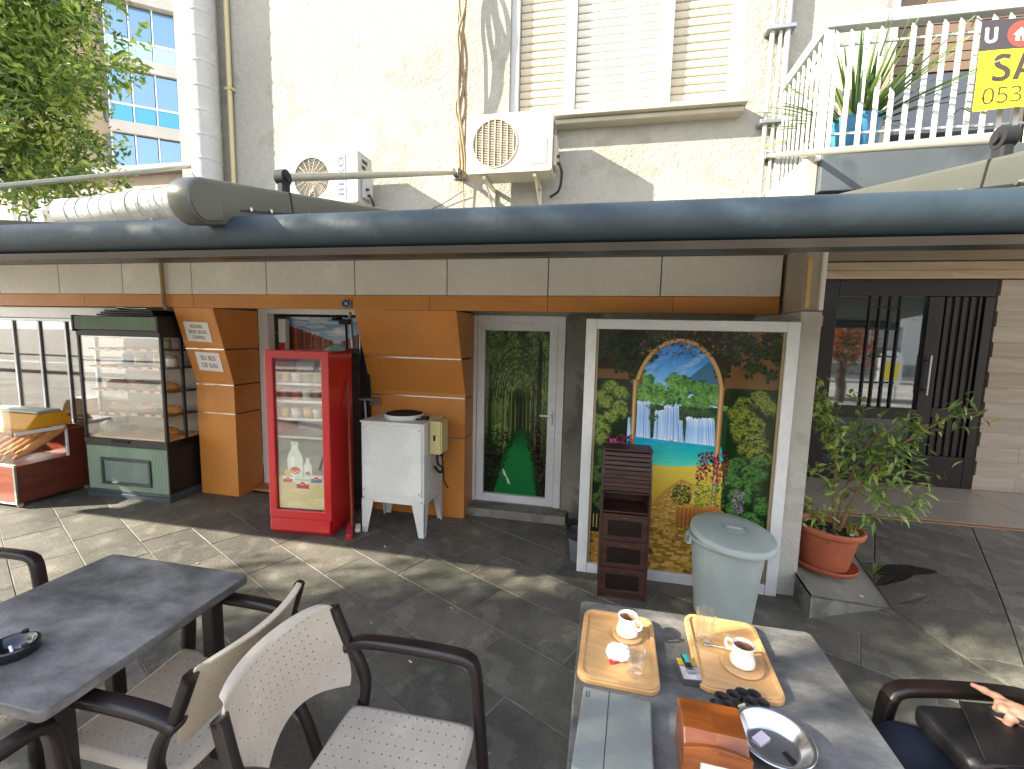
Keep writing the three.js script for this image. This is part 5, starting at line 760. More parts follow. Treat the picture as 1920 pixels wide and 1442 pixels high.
// potted shrub
const leafGeo = (L, W, bend = 0.25) => { const g = new THREE.BufferGeometry(), a = [0, 0, 0], m1 = [W / 2, -0.0, L * 0.38], m2 = [-W / 2, 0, L * 0.38], c = [0, -W * 0.18, L * 0.42], t = [0, -L * bend, L], q = [W * 0.32, -L * bend * 0.4, L * 0.72], r = [-W * 0.32, -L * bend * 0.4, L * 0.72], d = [0, -L * bend * 0.45 - W * 0.1, L * 0.74]; g.setAttribute('position', new THREE.Float32BufferAttribute([a, m1, c, a, c, m2, m1, q, c, q, d, c, c, d, m2, d, r, m2, q, t, d, d, t, r].flat(), 3)); g.computeVertexNormals(); return g; };
{
  const p = thing('potted_shrub', 'leafy green shrub in a terracotta pot on the concrete step', 'plant', [1.6, 0.165, -3.4]); p.rotation.set(0.0, 0, -0.05);
  mesh('saucer', lt([[0, 0.0], [0.15, 0.0], [0.185, 0.012], [0.198, 0.04], [0.202, 0.042], [0.205, 0.034], [0.192, 0.006], [0.15, -0.008], [0, -0.008]].reverse(), 0, 0.01, 0, 48), MT.terracotta, p);
  mesh('pot', lt([[0, 0.02], [0.135, 0.02], [0.142, 0.03], [0.178, 0.262], [0.196, 0.266], [0.207, 0.275], [0.212, 0.3], [0.206, 0.315], [0.19, 0.315], [0.182, 0.3], [0.17, 0.26], [0, 0.26]], 0, 0, 0, 56), MT.terracotta, p);
  mesh('soil', lt([[0, 0.285], [0.1, 0.282], [0.176, 0.27], [0.176, 0.255]], 0, 0, 0, 40), MT.soil, p);
  const R = rng(2024), leafM = ['#6f8f3c', '#869f4a', '#56772f', '#a2b458'].map((c) => mat(c, 0.5, { transmission: 0.25, side: THREE.DoubleSide })), bins = [[], [], [], []];
  const stemM = mat('#8a6f50', 0.85, { map: rep(T.mottle, 8) }), twig = mat('#6b6a38', 0.7);
  // branches given as paths in local metres
  const br = [
    [[[0.02, 0.27, 0], [0.0, 0.45, 0.0], [-0.02, 0.62, 0.02], [-0.06, 0.8, 0.02], [-0.14, 0.98, 0.0], [-0.19, 1.15, -0.02]], 0.012],
    [[[0.05, 0.27, 0.02], [0.09, 0.42, 0.02], [0.14, 0.56, 0.04], [0.24, 0.72, 0.06], [0.38, 0.83, 0.06], [0.54, 0.93, 0.06], [0.7, 0.97, 0.05]], 0.012],
    [[[0.05, 0.27, -0.02], [0.07, 0.46, -0.04], [0.12, 0.64, -0.03], [0.16, 0.78, 0.0], [0.3, 0.86, 0.05], [0.42, 0.88, 0.1]], 0.009],
    [[[0.0, 0.45, 0], [-0.08, 0.53, 0.06], [-0.16, 0.58, 0.1], [-0.26, 0.6, 0.12]], 0.007],
    [[[0.03, 0.5, 0], [0.12, 0.55, 0.12], [0.22, 0.58, 0.18], [0.34, 0.55, 0.2], [0.42, 0.5, 0.2]], 0.007],
    [[[0.08, 0.5, 0.02], [0.2, 0.6, 0.08], [0.34, 0.66, 0.12], [0.46, 0.64, 0.14]], 0.007],
    [[[0.0, 0.55, 0], [-0.06, 0.66, 0.08], [-0.1, 0.72, 0.12], [-0.16, 0.74, 0.14]], 0.006],
    [[[0.02, 0.6, 0], [0.1, 0.74, -0.06], [0.14, 0.86, -0.08], [0.12, 0.95, -0.08]], 0.006],
    [[[0.06, 0.52, 0], [0.18, 0.66, 0.02], [0.28, 0.76, 0.0], [0.38, 0.8, -0.04]], 0.006],
    [[[-0.1, 0.27, 0.06], [-0.16, 0.36, 0.1], [-0.22, 0.4, 0.14]], 0.004], [[[-0.06, 0.27, 0.05], [-0.08, 0.36, 0.1], [-0.06, 0.44, 0.14]], 0.004], [[[0.1, 0.27, 0.08], [0.12, 0.36, 0.1], [0.16, 0.42, 0.12]], 0.004],
    [[[0.04, 0.66, 0], [0.2, 0.72, 0.1], [0.3, 0.74, 0.16]], 0.005], [[[0.1, 0.5, 0], [0.22, 0.48, 0.1], [0.32, 0.44, 0.16]], 0.005], [[[-0.06, 0.8, 0.02], [-0.12, 0.86, 0.06], [-0.2, 0.9, 0.08]], 0.004],
  ];
  const up = V(0, 0, 1), add = (pos, dir, L, W) => { const g = leafGeo(L, W, 0.15 + 0.3 * R()); g.rotateZ((R() - 0.5) * 1.6); g.applyQuaternion(new THREE.Quaternion().setFromUnitVectors(up, dir.clone().normalize())); g.translate(pos.x, pos.y, pos.z); bins[Math.floor(R() * 4)].push(g); };
  br.forEach(([pts, r], bi) => {
    pts.forEach((q) => { q[1] = 0.27 + (q[1] - 0.27) * (bi === 0 ? 1.38 : 1.34); if (bi === 0) q[0] = q[0] * 1.75; });
    const cv = new THREE.CatmullRomCurve3(pts.map((q) => V(...q))), len = cv.getLength();
    mesh(bi < 3 ? 'stem' : 'twig', pts.slice(1).map((q, i) => bar(pts[i], q, r * (1 - 0.6 * i / pts.length), r * (1 - 0.6 * (i + 1) / pts.length), 7)), bi < 3 ? stemM : twig, p);
    const n = Math.round(len * (bi === 0 ? 50 : 27)) + 4, t0 = bi === 0 ? 0.45 : bi === 1 ? 0.35 : bi === 2 ? 0.4 : 0.25;
    for (let k = 0; k < n; k++) {
      const t = lerp(t0, 1, (k + R()) / n), c = cv.getPointAt(clamp(t)), tg = cv.getTangentAt(clamp(t)), s = bi === 0 ? 0.6 : 1;
      const tw = V(R() - 0.5, R() - 0.35, R() - 0.5).normalize().multiplyScalar(0.05 + 0.1 * R() * s), e = c.clone().add(tw);
      for (let j = 0; j < 3; j++) add(c.clone().lerp(e, (j + 1) / 3), tg.clone().multiplyScalar(0.6).add(V(R() - 0.5, R() - 0.6, R() - 0.4).multiplyScalar(1.7)), lerp(0.055, 0.1, R()), lerp(0.018, 0.03, R()));
    }
  });
  const all = bins.map((b, i) => { b.slice(0, 20).forEach((g) => mesh('leaf', g, leafM[i], p)); return mesh('leaf_cluster', b.slice(20), leafM[i], p); });
  mesh('pebble', [sph(0.02, 0.13, 0.295, 0.06, 1.3, 0.6, 1, 10, 8), sph(0.016, 0.1, 0.292, 0.09, 1.2, 0.6, 1, 10, 8), sph(0.013, -0.08, 0.292, 0.1, 1.2, 0.6, 1, 10, 8)], mat('#c9bfae', 0.8), p);
  // small weed in the joint
  const w = thing('weed', 'small weed growing from the paving joint right of the shrub pot', 'weed', [1.955, 0.075, -3.47]), wl = []; for (let k = 0; k < 12; k++) { const g = leafGeo(0.05 + 0.05 * R(), 0.012); g.rotateX(-0.5 - R()); g.rotateY(R() * 6.28); g.translate(0, 0.01 + 0.05 * R(), 0); wl.push(g); } mesh('leaves', wl, leafM[0], w);
  mesh('stem', bar([0, 0, 0], [0.005, 0.12, 0], 0.003), twig, w);
}
// ---------------------------------------------------------------- tables and chairs
// perforated moulded sheet: map(u, v) with u, v in -1..1; square holes on a grid, lipped rim
function perforated(nu, nv, hole, map, thick, margin, open) {
  const lines = (n) => { const a = [-1, -1 + margin * 0.35]; const c = (i) => lerp(-1 + margin, 1 - margin, n > 1 ? i / (n - 1) : 0.5), h = hole / n; for (let i = 0; i < n; i++) a.push(c(i) - h, c(i) + h); a.push(1 - margin * 0.35, 1); return a; };
  const us = lines(nu), vs = lines(nv), P = [], N = [], e = 1e-3;
  const nrm = (u, v) => { const a = V(...map(u + e, v)).sub(V(...map(u - e, v))), b = V(...map(u, v + e)).sub(V(...map(u, v - e))); return a.cross(b).normalize(); };
  const top = us.map((u) => vs.map((v) => V(...map(u, v)))), nn = us.map((u) => vs.map((v) => nrm(clamp(u, -0.999, 0.999), clamp(v, -0.999, 0.999)))), bot = top.map((r, i) => r.map((p, j) => p.clone().addScaledVector(nn[i][j], -thick)));
  const quad = (a, b, c, d, na, nb, nc, nd) => { for (const [p, n] of [[a, na], [b, nb], [c, nc], [a, na], [c, nc], [d, nd]]) { P.push(p.x, p.y, p.z); N.push(n.x, n.y, n.z); } };
  const flat = (a, b, c, d) => { const n = b.clone().sub(a).cross(d.clone().sub(a)).normalize(); quad(a, b, c, d, n, n, n, n); };
  const isHole = (i, j) => i >= 2 && j >= 2 && i < us.length - 3 && j < vs.length - 3 && i % 2 === 0 && j % 2 === 0 && open((i - 2) / 2, (j - 2) / 2);
  for (let i = 0; i < us.length - 1; i++) for (let j = 0; j < vs.length - 1; j++) {
    const q = [[i, j], [i + 1, j], [i + 1, j + 1], [i, j + 1]];
    if (isHole(i, j)) { for (let k = 0; k < 4; k++) { const [a, b] = q[k], [c, d] = q[(k + 1) % 4]; flat(top[a][b], top[c][d], bot[c][d], bot[a][b]); } continue; }
    quad(...q.map(([a, b]) => top[a][b]), ...q.map(([a, b]) => nn[a][b]));
    quad(...q.slice().reverse().map(([a, b]) => bot[a][b]), ...q.slice().reverse().map(([a, b]) => nn[a][b].clone().negate()));
  }
  const I = us.length - 1, J = vs.length - 1;
  for (let i = 0; i < I; i++) { flat(bot[i][0], bot[i + 1][0], top[i + 1][0], top[i][0]); flat(top[i][J], top[i + 1][J], bot[i + 1][J], bot[i][J]); }
  for (let j = 0; j < J; j++) { flat(top[0][j], top[0][j + 1], bot[0][j + 1], bot[0][j]); flat(bot[I][j], bot[I][j + 1], top[I][j + 1], top[I][j]); }
  const g = new THREE.BufferGeometry(); g.setAttribute('position', new THREE.Float32BufferAttribute(P, 3)); g.setAttribute('normal', new THREE.Float32BufferAttribute(N, 3)); return g;
}
const seatG = perforated(15, 13, 0.16, (u, v) => { const r = 1 - 0.05 * Math.pow(Math.abs(v), 8), s = 1 - 0.05 * Math.pow(Math.abs(u), 8), x = 0.235 * u * r + 0.005, z = 0.232 * v * s, lip = 0.022 * Math.pow(Math.max(0, (Math.max(Math.abs(u), Math.abs(v)) - 0.9) / 0.1), 2); return [x, 0.452 - 0.012 * (1 - v * v) + 0.006 * u - lip, -z]; }, 0.006, 0.13, (i, j) => (i + j * 3) % 11 !== 5);
const backG = perforated(17, 11, 0.16, (u, v) => {           // u across, v upwards
  const arch = 0.075 * (1 - u * u) * (v < 0 ? 1 : 0) * Math.pow(Math.max(0, -v), 1.0), cr = 1 - 0.09 * Math.pow(Math.abs(v), 5), y = 0.67 + 0.155 * v * (1 - 0.06 * Math.pow(Math.abs(u), 6)) + arch, z = 0.235 * u * cr * (1 - 0.05 * Math.pow(Math.abs(v), 8));
  const lip = 0.03 * Math.pow(Math.max(0, (v - 0.86) / 0.14), 2), x = -0.215 - 0.3 * (y - 0.52) - 0.045 * (1 - u * u) - lip; return [x, y - lip * 0.3, z * -1];
}, 0.007, 0.16, (i, j) => (j > 3 && i > 2 && i < 14) || (i + j) % 3 === 0);
function buildChair(label, pos, turn) {
  const c = thing('armchair', label, 'chair', pos, turn, 'perforated beige armchairs at the tables');
  mesh('seat', seatG.clone(), MT.beige, c); mesh('backrest', backG.clone(), MT.beige, c);
  mesh('seat_frame', [rspan(-0.21, 0.21, 0.405, 0.43, -0.215, -0.19), rspan(-0.21, 0.21, 0.405, 0.43, 0.19, 0.215), rspan(-0.215, -0.19, 0.406, 0.429, -0.19, 0.19), rspan(0.185, 0.21, 0.406, 0.429, -0.19, 0.19)], MT.frame, c);
  for (const s of [-1, 1]) {
    const z = s * 0.255;
    mesh('arm', sweep([[0.27, 0.002, z], [0.255, 0.25, z], [0.235, 0.5, z], [0.222, 0.622, z], [0.19, 0.66, z], [0.05, 0.668, z], [-0.1, 0.665, z], [-0.2, 0.655, z], [-0.262, 0.63, z * 0.97]], 0.054, 0.034, V(0, 0, 1), 40), MT.frame, c);
    mesh('back_upright', sweep([[-0.19, 0.40, z * 0.95], [-0.185, 0.5, z], [-0.21, 0.58, z], [-0.255, 0.66, z * 0.97], [-0.3, 0.785, z * 0.93]], 0.04, 0.032, V(0, 0, 1), 24), MT.frame, c);
    mesh('rear_leg', sweep([[-0.36, 0.002, z], [-0.3, 0.18, z], [-0.22, 0.36, z * 0.97], [-0.19, 0.44, z * 0.95]], 0.044, 0.03, V(0, 0, 1), 18), MT.frame, c);
    mesh('foot', rb(0.04, 0.012, 0.05, 0.004, 0.27, 0.006, z), MT.rubber, c); mesh('foot', rb(0.04, 0.012, 0.05, 0.004, -0.36, 0.006, z), MT.rubber, c);
  }
  return c;
}
function buildTable(label, x, z, w, d) {
  const t = thing('cafe_table', label, 'table', [x, 0, z], 0, 'grey topped tables');
  mesh('top', ex(rrect(w, d, 0.018, 4), 0.026, 0.004).rotateX(-Math.PI / 2).translate(0, 0.719, 0), MT.tableTop, t);
  for (const [sx, sz] of [[-1, -1], [1, -1], [-1, 1], [1, 1]]) mesh('leg', rb(0.055, 0.69, 0.055, 0.008, sx * (w / 2 - 0.09), 0.345, sz * (d / 2 - 0.09)), MT.frame, t);
  mesh('apron', [rspan(-w / 2 + 0.1, w / 2 - 0.1, 0.66, 0.714, -d / 2 + 0.075, -d / 2 + 0.1), rspan(-w / 2 + 0.1, w / 2 - 0.1, 0.66, 0.714, d / 2 - 0.1, d / 2 - 0.075), rspan(-w / 2 + 0.07, -w / 2 + 0.095, 0.66, 0.714, -d / 2 + 0.1, d / 2 - 0.1), rspan(w / 2 - 0.095, w / 2 - 0.07, 0.66, 0.714, -d / 2 + 0.1, d / 2 - 0.1)], MT.frame, t);
  return t;
}
buildTable('empty grey stone look table with an ashtray at the lower left', -1.745, -1.13, 0.7, 0.69);
buildTable('grey stone look table with two wooden trays at the lower right', 0.352, -1.25, 0.78, 0.74);
buildChair('beige perforated armchair facing the table with trays, its seat fully in view', [-0.6, 0, -1.08], 0.0);
buildChair('beige perforated armchair turned to the empty table, back to back with the other', [-1.4, 0, -1.17], Math.PI + 0.03);
buildChair('beige perforated armchair tucked in at the left side of the empty table', [-2.78, 0, -1.22], 0.1);
buildChair('beige perforated armchair tucked under the near side of the empty table', [-1.72, 0, -0.62], Math.PI / 2);
buildChair('dark armed chair under the seated person at the table with trays', [1.2, 0, -1.305], Math.PI + 0.16);
// ---------------------------------------------------------------- things on the tables
{
  const TY = 0.7495;
  const tray = (label, x, z, w, d, turn) => { const t = thing('wooden_tray', label, 'tray', [x, TY, z], turn, 'beech serving trays'); mesh('board', ex(rrect(w, d, 0.035, 6), 0.009, 0.003).rotateX(-Math.PI / 2).translate(0, 0.003, 0), MT.beech, t); const o = rrect(w - 0.004, d - 0.004, 0.034, 6), i = rrect(w - 0.024, d - 0.024, 0.026, 6); mesh('rim', ex(o, 0.004, 0.0015, [i.slice().reverse()]).rotateX(-Math.PI / 2).translate(0, 0.0155, 0), MT.beech, t); return t; };
  tray('beech tray with a coffee cup and crumpled tissue, nearer the chair', 0.087, -1.375, 0.232, 0.335, -0.03);
  tray('beech tray with a coffee cup and tall empty glass, nearer the bin', 0.432, -1.425, 0.228, 0.345, -0.05);
  const saucer = (label, x, z, r) => tag(mesh('wooden_saucer', lt([[0, 0], [r - 0.004, 0], [r, 0.003], [r, 0.007], [r - 0.005, 0.009], [r * 0.5, 0.007], [0, 0.007]], x, TY + 0.0155, z, 36), MT.beech), label, 'saucer', 'round wooden saucers');
  saucer('round wooden saucer under the cup on the tray nearer the chair', 0.118, -1.432, 0.05); saucer('round wooden saucer under the cup on the tray nearer the bin', 0.455, -1.37, 0.06);
  const cup = (label, x, z, turn) => {
    const t = thing('coffee_cup', label, 'cup', [x, TY + 0.0235, z], turn, 'small white coffee cups');
    mesh('body', lt([[0, 0.002], [0.03, 0], [0.036, 0.006], [0.0345, 0.02], [0.029, 0.036], [0.028, 0.045], [0.0305, 0.06], [0.0315, 0.064], [0.0295, 0.065], [0.0265, 0.046], [0.027, 0.034], [0.03, 0.012], [0, 0.01]], 0, 0, 0, 40), MT.porcelain, t);
    mesh('coffee', lt([[0, 0.03], [0.0262, 0.03], [0.0262, 0.027]], 0, 0, 0, 30), mat('#5a3720', 0.35), t);
    mesh('coffee_grounds', [lt([[0.0262, 0.03], [0.0262, 0.046], [0.0282, 0.056]], 0, 0, 0, 30)], mat('#a57a58', 0.7, { map: rep(T.slate, 20) }), t);
    mesh('handle', tb([[0.031, 0.058, 0], [0.046, 0.06, 0], [0.05, 0.045, 0], [0.042, 0.032, 0], [0.03, 0.034, 0]], 0.0042, 20, 8), MT.porcelain, t);
  };
  cup('white waisted coffee cup on the tray nearer the chair', 0.118, -1.432, -0.6); cup('white waisted coffee cup beside the tall glass on the tray nearer the bin', 0.455, -1.37, 2.6);
  const gm = MT.shopGlass;
  const glass = (label, x, z, r, h) => { const t = thing('water_glass', label, 'glass', [x, TY + 0.0155, z], 0, 'clear water glasses'); mesh('wall', lt([[0, 0.001], [r * 0.86, 0.001], [r * 0.9, 0.004], [r, h], [r - 0.001, h + 0.0012], [r - 0.0025, h], [r * 0.9 - 0.003, 0.012], [0, 0.011]], 0, 0, 0, 36), gm, t); return t; };
  glass('tall clear glass standing on the tray nearer the bin', 0.366, -1.462, 0.031, 0.105); const g2 = glass('short clear glass standing beside the tissue on the tray nearer the chair', 0.133, -1.263, 0.029, 0.075); 
  const tis = thing('crumpled_tissue', 'crumpled white tissue with red wrapper on the tray nearer the chair', 'tissue', [0.085, TY + 0.0155, -1.325]), ig = new THREE.IcosahedronGeometry(0.03, 4), ip = ig.attributes.position; for (let i = 0; i < ip.count; i++) { const n = V().fromBufferAttribute(ip, i), k = 0.6 + 0.8 * fbm(n.x * 14 + 0.5, n.y * 14 + n.z * 9 + 0.5, 5, 9, 3); ip.setXYZ(i, n.x * k * 1.15, Math.max(0, n.y * k * 0.7 + 0.014), n.z * k); } ig.computeVertexNormals(); mesh('paper', ig, mat('#eceaf0', 0.9), tis); mesh('wrapper', rb(0.026, 0.004, 0.016, 0.0015, -0.014, 0.004, 0.03, [0.2, 0.5, 0.1]), mat('#c93038', 0.4), tis);
  const spoon = thing('teaspoon', 'small steel spoon resting between glass and cup on the tray nearer the bin', 'spoon', [0.405, TY + 0.017, -1.42]); mesh('handle', bar([-0.028, 0.004, -0.02], [0.03, 0.03, 0.025], 0.0016), MT.steel, spoon); mesh('bowl', sph(0.01, -0.033, 0.003, -0.024, 1.3, 0.35, 0.9), MT.steel, spoon);
  // cigarette packs and lighter
  const pk = (label, x, y, z, turn, top, sideC) => { const t = thing('cigarette_pack', label, 'cigarette pack', [x, y, z], turn, 'cigarette packs'); mesh('box', rb(0.055, 0.022, 0.088, 0.002, 0, 0.011, 0), mat(sideC, 0.4), t); mesh('label', rspan(-0.026, 0.026, 0.0215, 0.0228, -0.01, 0.042, 0.0004), mat(top, 0.4, { map: rep(T.slate, 14) }), t); mesh('lid', rspan(-0.0265, 0.0265, 0.0215, 0.0228, -0.042, -0.014, 0.0004), mat('#b59a3c', 0.4), t); };
  pk('white and grey cigarette pack lying between the two trays', 0.292, TY, -1.312, 0.1, '#cfc9d0', '#45464a');
  const lg = thing('lighter', 'black and teal lighter lying on the cigarette pack', 'lighter', [0.288, TY + 0.0235, -1.33], 0.15); mesh('body', rb(0.019, 0.011, 0.062, 0.004, 0, 0.0055, 0), MT.rubber, lg); mesh('label', rspan(-0.006, 0.007, 0.0108, 0.0122, -0.026, 0.008, 0.0004), mat('#2f9a98', 0.4), lg); mesh('cap', rb(0.02, 0.012, 0.014, 0.003, 0, 0.006, 0.036), MT.alu, lg);
  // black perforated ashtray
  const as = thing('black_ashtray', 'black knobbly honeycomb ashtray in front of the tray nearer the bin', 'ashtray', [0.408, TY, -1.215], 0.35), ring = []; for (let i = 0; i < 4; i++) for (let j = 0; j < 2; j++) { const h = 0.03 + 0.008 * ((i * 3 + j * 5) % 4) / 3; ring.push(lt([[0.013, 0], [0.0175, 0.002], [0.0165, h * 0.5], [0.0185, h], [0.0145, h + 0.003], [0.011, h * 0.55], [0.012, 0.002]], (i - 1.5) * 0.031, 0, (j - 0.5) * 0.033 + (i % 2) * 0.006, 14)); } mesh('cells', ring, mat('#2a2626', 0.7, { bumpMap: rep(T.slateB, 14), bumpScale: 0.003 }), as); mesh('base', rb(0.135, 0.006, 0.075, 0.002, 0, 0.003, 0), MT.black, as); mesh('stub', bar([-0.016, 0.02, 0.012], [0.004, 0.034, 0.02], 0.004), mat('#d9c9a8', 0.9), as);
  // napkin holder
  const nb = thing('napkin_holder', 'orange brown wooden napkin holder with arched top at the bottom edge', 'napkin holder', [0.285, TY, -1.02], -0.04); const W = 0.068, Dp = 0.062, Hh = 0.118, arch = (k) => { const o = [[-W, 0], [W, 0], [W, Hh - 0.012]]; for (let i = 1; i < 8; i++) { const t = i / 8; o.push([lerp(W, -W, t), Hh - 0.012 + 0.012 * Math.sin(Math.PI * t)]); } o.push([-W, Hh - 0.012]); return o; };
  mesh('shell', [ex([[-Dp, 0], [Dp, 0], [Dp, Hh * 0.78], [Dp * 0.55, Hh], [-Dp * 0.8, Hh], [-Dp, Hh * 0.9]].map(([z, y]) => [-z, y]), 2 * W - 0.008, 0.004).rotateY(Math.PI / 2).translate(-W + 0.004, 0, 0)], MT.cherry, nb);
  mesh('face_board', ex(arch(), 0.008, 0.002, [rect(-0.036, 0.036, 0.02, 0.082).reverse()]).translate(0, 0, Dp + 0.005), MT.cherry, nb); mesh('napkins', span(-0.034, 0.034, 0.022, 0.08, Dp + 0.0045, Dp + 0.01), mat('#e3eadb', 0.9, { map: rep(T.mottle, 9) }), nb);
  // steel bowl
  const bo = thing('steel_bowl', 'shiny round steel bowl beside the napkin holder', 'bowl', [0.452, TY, -1.105]); mesh('bowl', lt([[0, 0.003], [0.05, 0.002], [0.062, 0.008], [0.078, 0.034], [0.084, 0.038], [0.09, 0.037], [0.0905, 0.034], [0.084, 0.034], [0.066, 0.008], [0.05, 0.0], [0, 0.0005]].reverse(), 0, 0, 0, 64), mat('#e0ddd8', 0.22, { metalness: 0.9 }), bo); mesh('slot', [bx(0.014, 0.001, 0.03, 0.03, 0.0042, 0.02, [0, 0.5, 0])], MT.rubber, bo); mesh('wrapper', [rb(0.04, 0.003, 0.025, 0.001, -0.02, 0.006, -0.02, [0.1, 0.7, 0])], mat('#d8c6cc', 0.5), bo);
  // grey case, blue cap
  const lc = thing('grey_case', 'grey closed case lying flat at the near left corner of the table with trays', 'case', [0.068, TY, -1.035], -0.07); mesh('shell', rb(0.182, 0.03, 0.25, 0.006, 0, 0.015, 0), mat('#84877f', 0.55, { map: rep(T.mottle, 2), bumpMap: rep(T.fine, 14), bumpScale: 0.0006 }), lc); mesh('seam', [bx(0.0016, 0.0012, 0.245, -0.02, 0.0302, 0)], MT.darkSteel, lc); mesh('clasp', [bx(0.0015, 0.001, 0.018, -0.08, 0.0303, -0.098), bx(0.008, 0.001, 0.0015, -0.077, 0.0303, -0.089), bx(0.0015, 0.001, 0.018, -0.073, 0.0303, -0.098)], MT.rubber, lc);
  tag(mesh('bottle_cap', lt([[0, 0.012], [0.014, 0.012], [0.0155, 0.009], [0.0155, 0], [0, 0]], 0.372, TY, -0.985, 24), mat('#2c5f86', 0.4)), 'blue bottle cap beside the napkin holder', 'bottle cap');
  const al = thing('black_ashtray', 'black round ashtray on the empty grey table at the left edge', 'ashtray', [-1.73, TY, -0.925]); mesh('dish', lt([[0, 0.006], [0.04, 0.008], [0.048, 0.03], [0.056, 0.034], [0.062, 0.03], [0.06, 0.004], [0.05, 0], [0, 0]], 0, 0, 0, 32), mat('#16181a', 0.2, { clearcoat: 0.5 }), al); mesh('rest', [0, 1, 2].map((k) => bx(0.014, 0.008, 0.012, 0.055 * Math.cos(k * 2.1), 0.036, 0.055 * Math.sin(k * 2.1), [0, -k * 2.1, 0])), MT.black, al); mesh('stub', bar([-0.01, 0.02, 0], [0.02, 0.012, 0.012], 0.004), mat('#e3ddd0', 0.9), al);
}
// ---------------------------------------------------------------- seated person
function blend(bones, cell, k = 0.03) {           // joints with radii -> one skin
  let lo = V(1e9, 1e9, 1e9), hi = V(-1e9, -1e9, -1e9); for (const [a, b, r1, r2] of bones) for (const [p, r] of [[a, r1], [b, r2]]) { const q = V(...p), m = r + 3 * cell + 0.01; lo.min(q.clone().addScalar(-m)); hi.max(q.clone().addScalar(m)); }
  const size = Math.max(hi.x - lo.x, hi.y - lo.y, hi.z - lo.z), n = Math.min(150, Math.ceil(size / cell) + 2), mc = new MarchingCubes(n, new THREE.MeshStandardMaterial(), false, false, 400000); mc.isolation = 0;
  const c = lo.clone().add(hi).multiplyScalar(0.5), h = size / 2, A = bones.map(([a, b, r1, r2]) => { const p = V(...a), d = V(...b).sub(p); return [p, d, d.lengthSq() || 1e-9, r1, r2]; }), q = V();
  for (let z = 0; z < n; z++) for (let y = 0; y < n; y++) for (let x = 0; x < n; x++) {
    const px = c.x + ((x - n / 2) / (n / 2)) * h, py = c.y + ((y - n / 2) / (n / 2)) * h, pz = c.z + ((z - n / 2) / (n / 2)) * h; let f = 1e3;
    for (const [p, d, l, r1, r2] of A) { q.set(px - p.x, py - p.y, pz - p.z); const t = clamp(q.dot(d) / l); const dist = Math.hypot(q.x - d.x * t, q.y - d.y * t, q.z - d.z * t) - lerp(r1, r2, t), m = Math.max(0, k - Math.abs(f - dist)) / k; f = Math.min(f, dist) - m * m * k * 0.25; }
    mc.field[x + y * n + z * n * n] = -f;
  }
  mc.update(); const cnt = mc.count, g = new THREE.BufferGeometry();
  g.setAttribute('position', new THREE.BufferAttribute(mc.positionArray.slice(0, cnt * 3), 3)); 
  g.scale(h, h, h).translate(c.x, c.y, c.z); g.setAttribute('uv', new THREE.BufferAttribute(new Float32Array(cnt * 2), 2));
  const w = mergeVertices(g, cell * 0.01); w.computeVertexNormals(); return w;
}
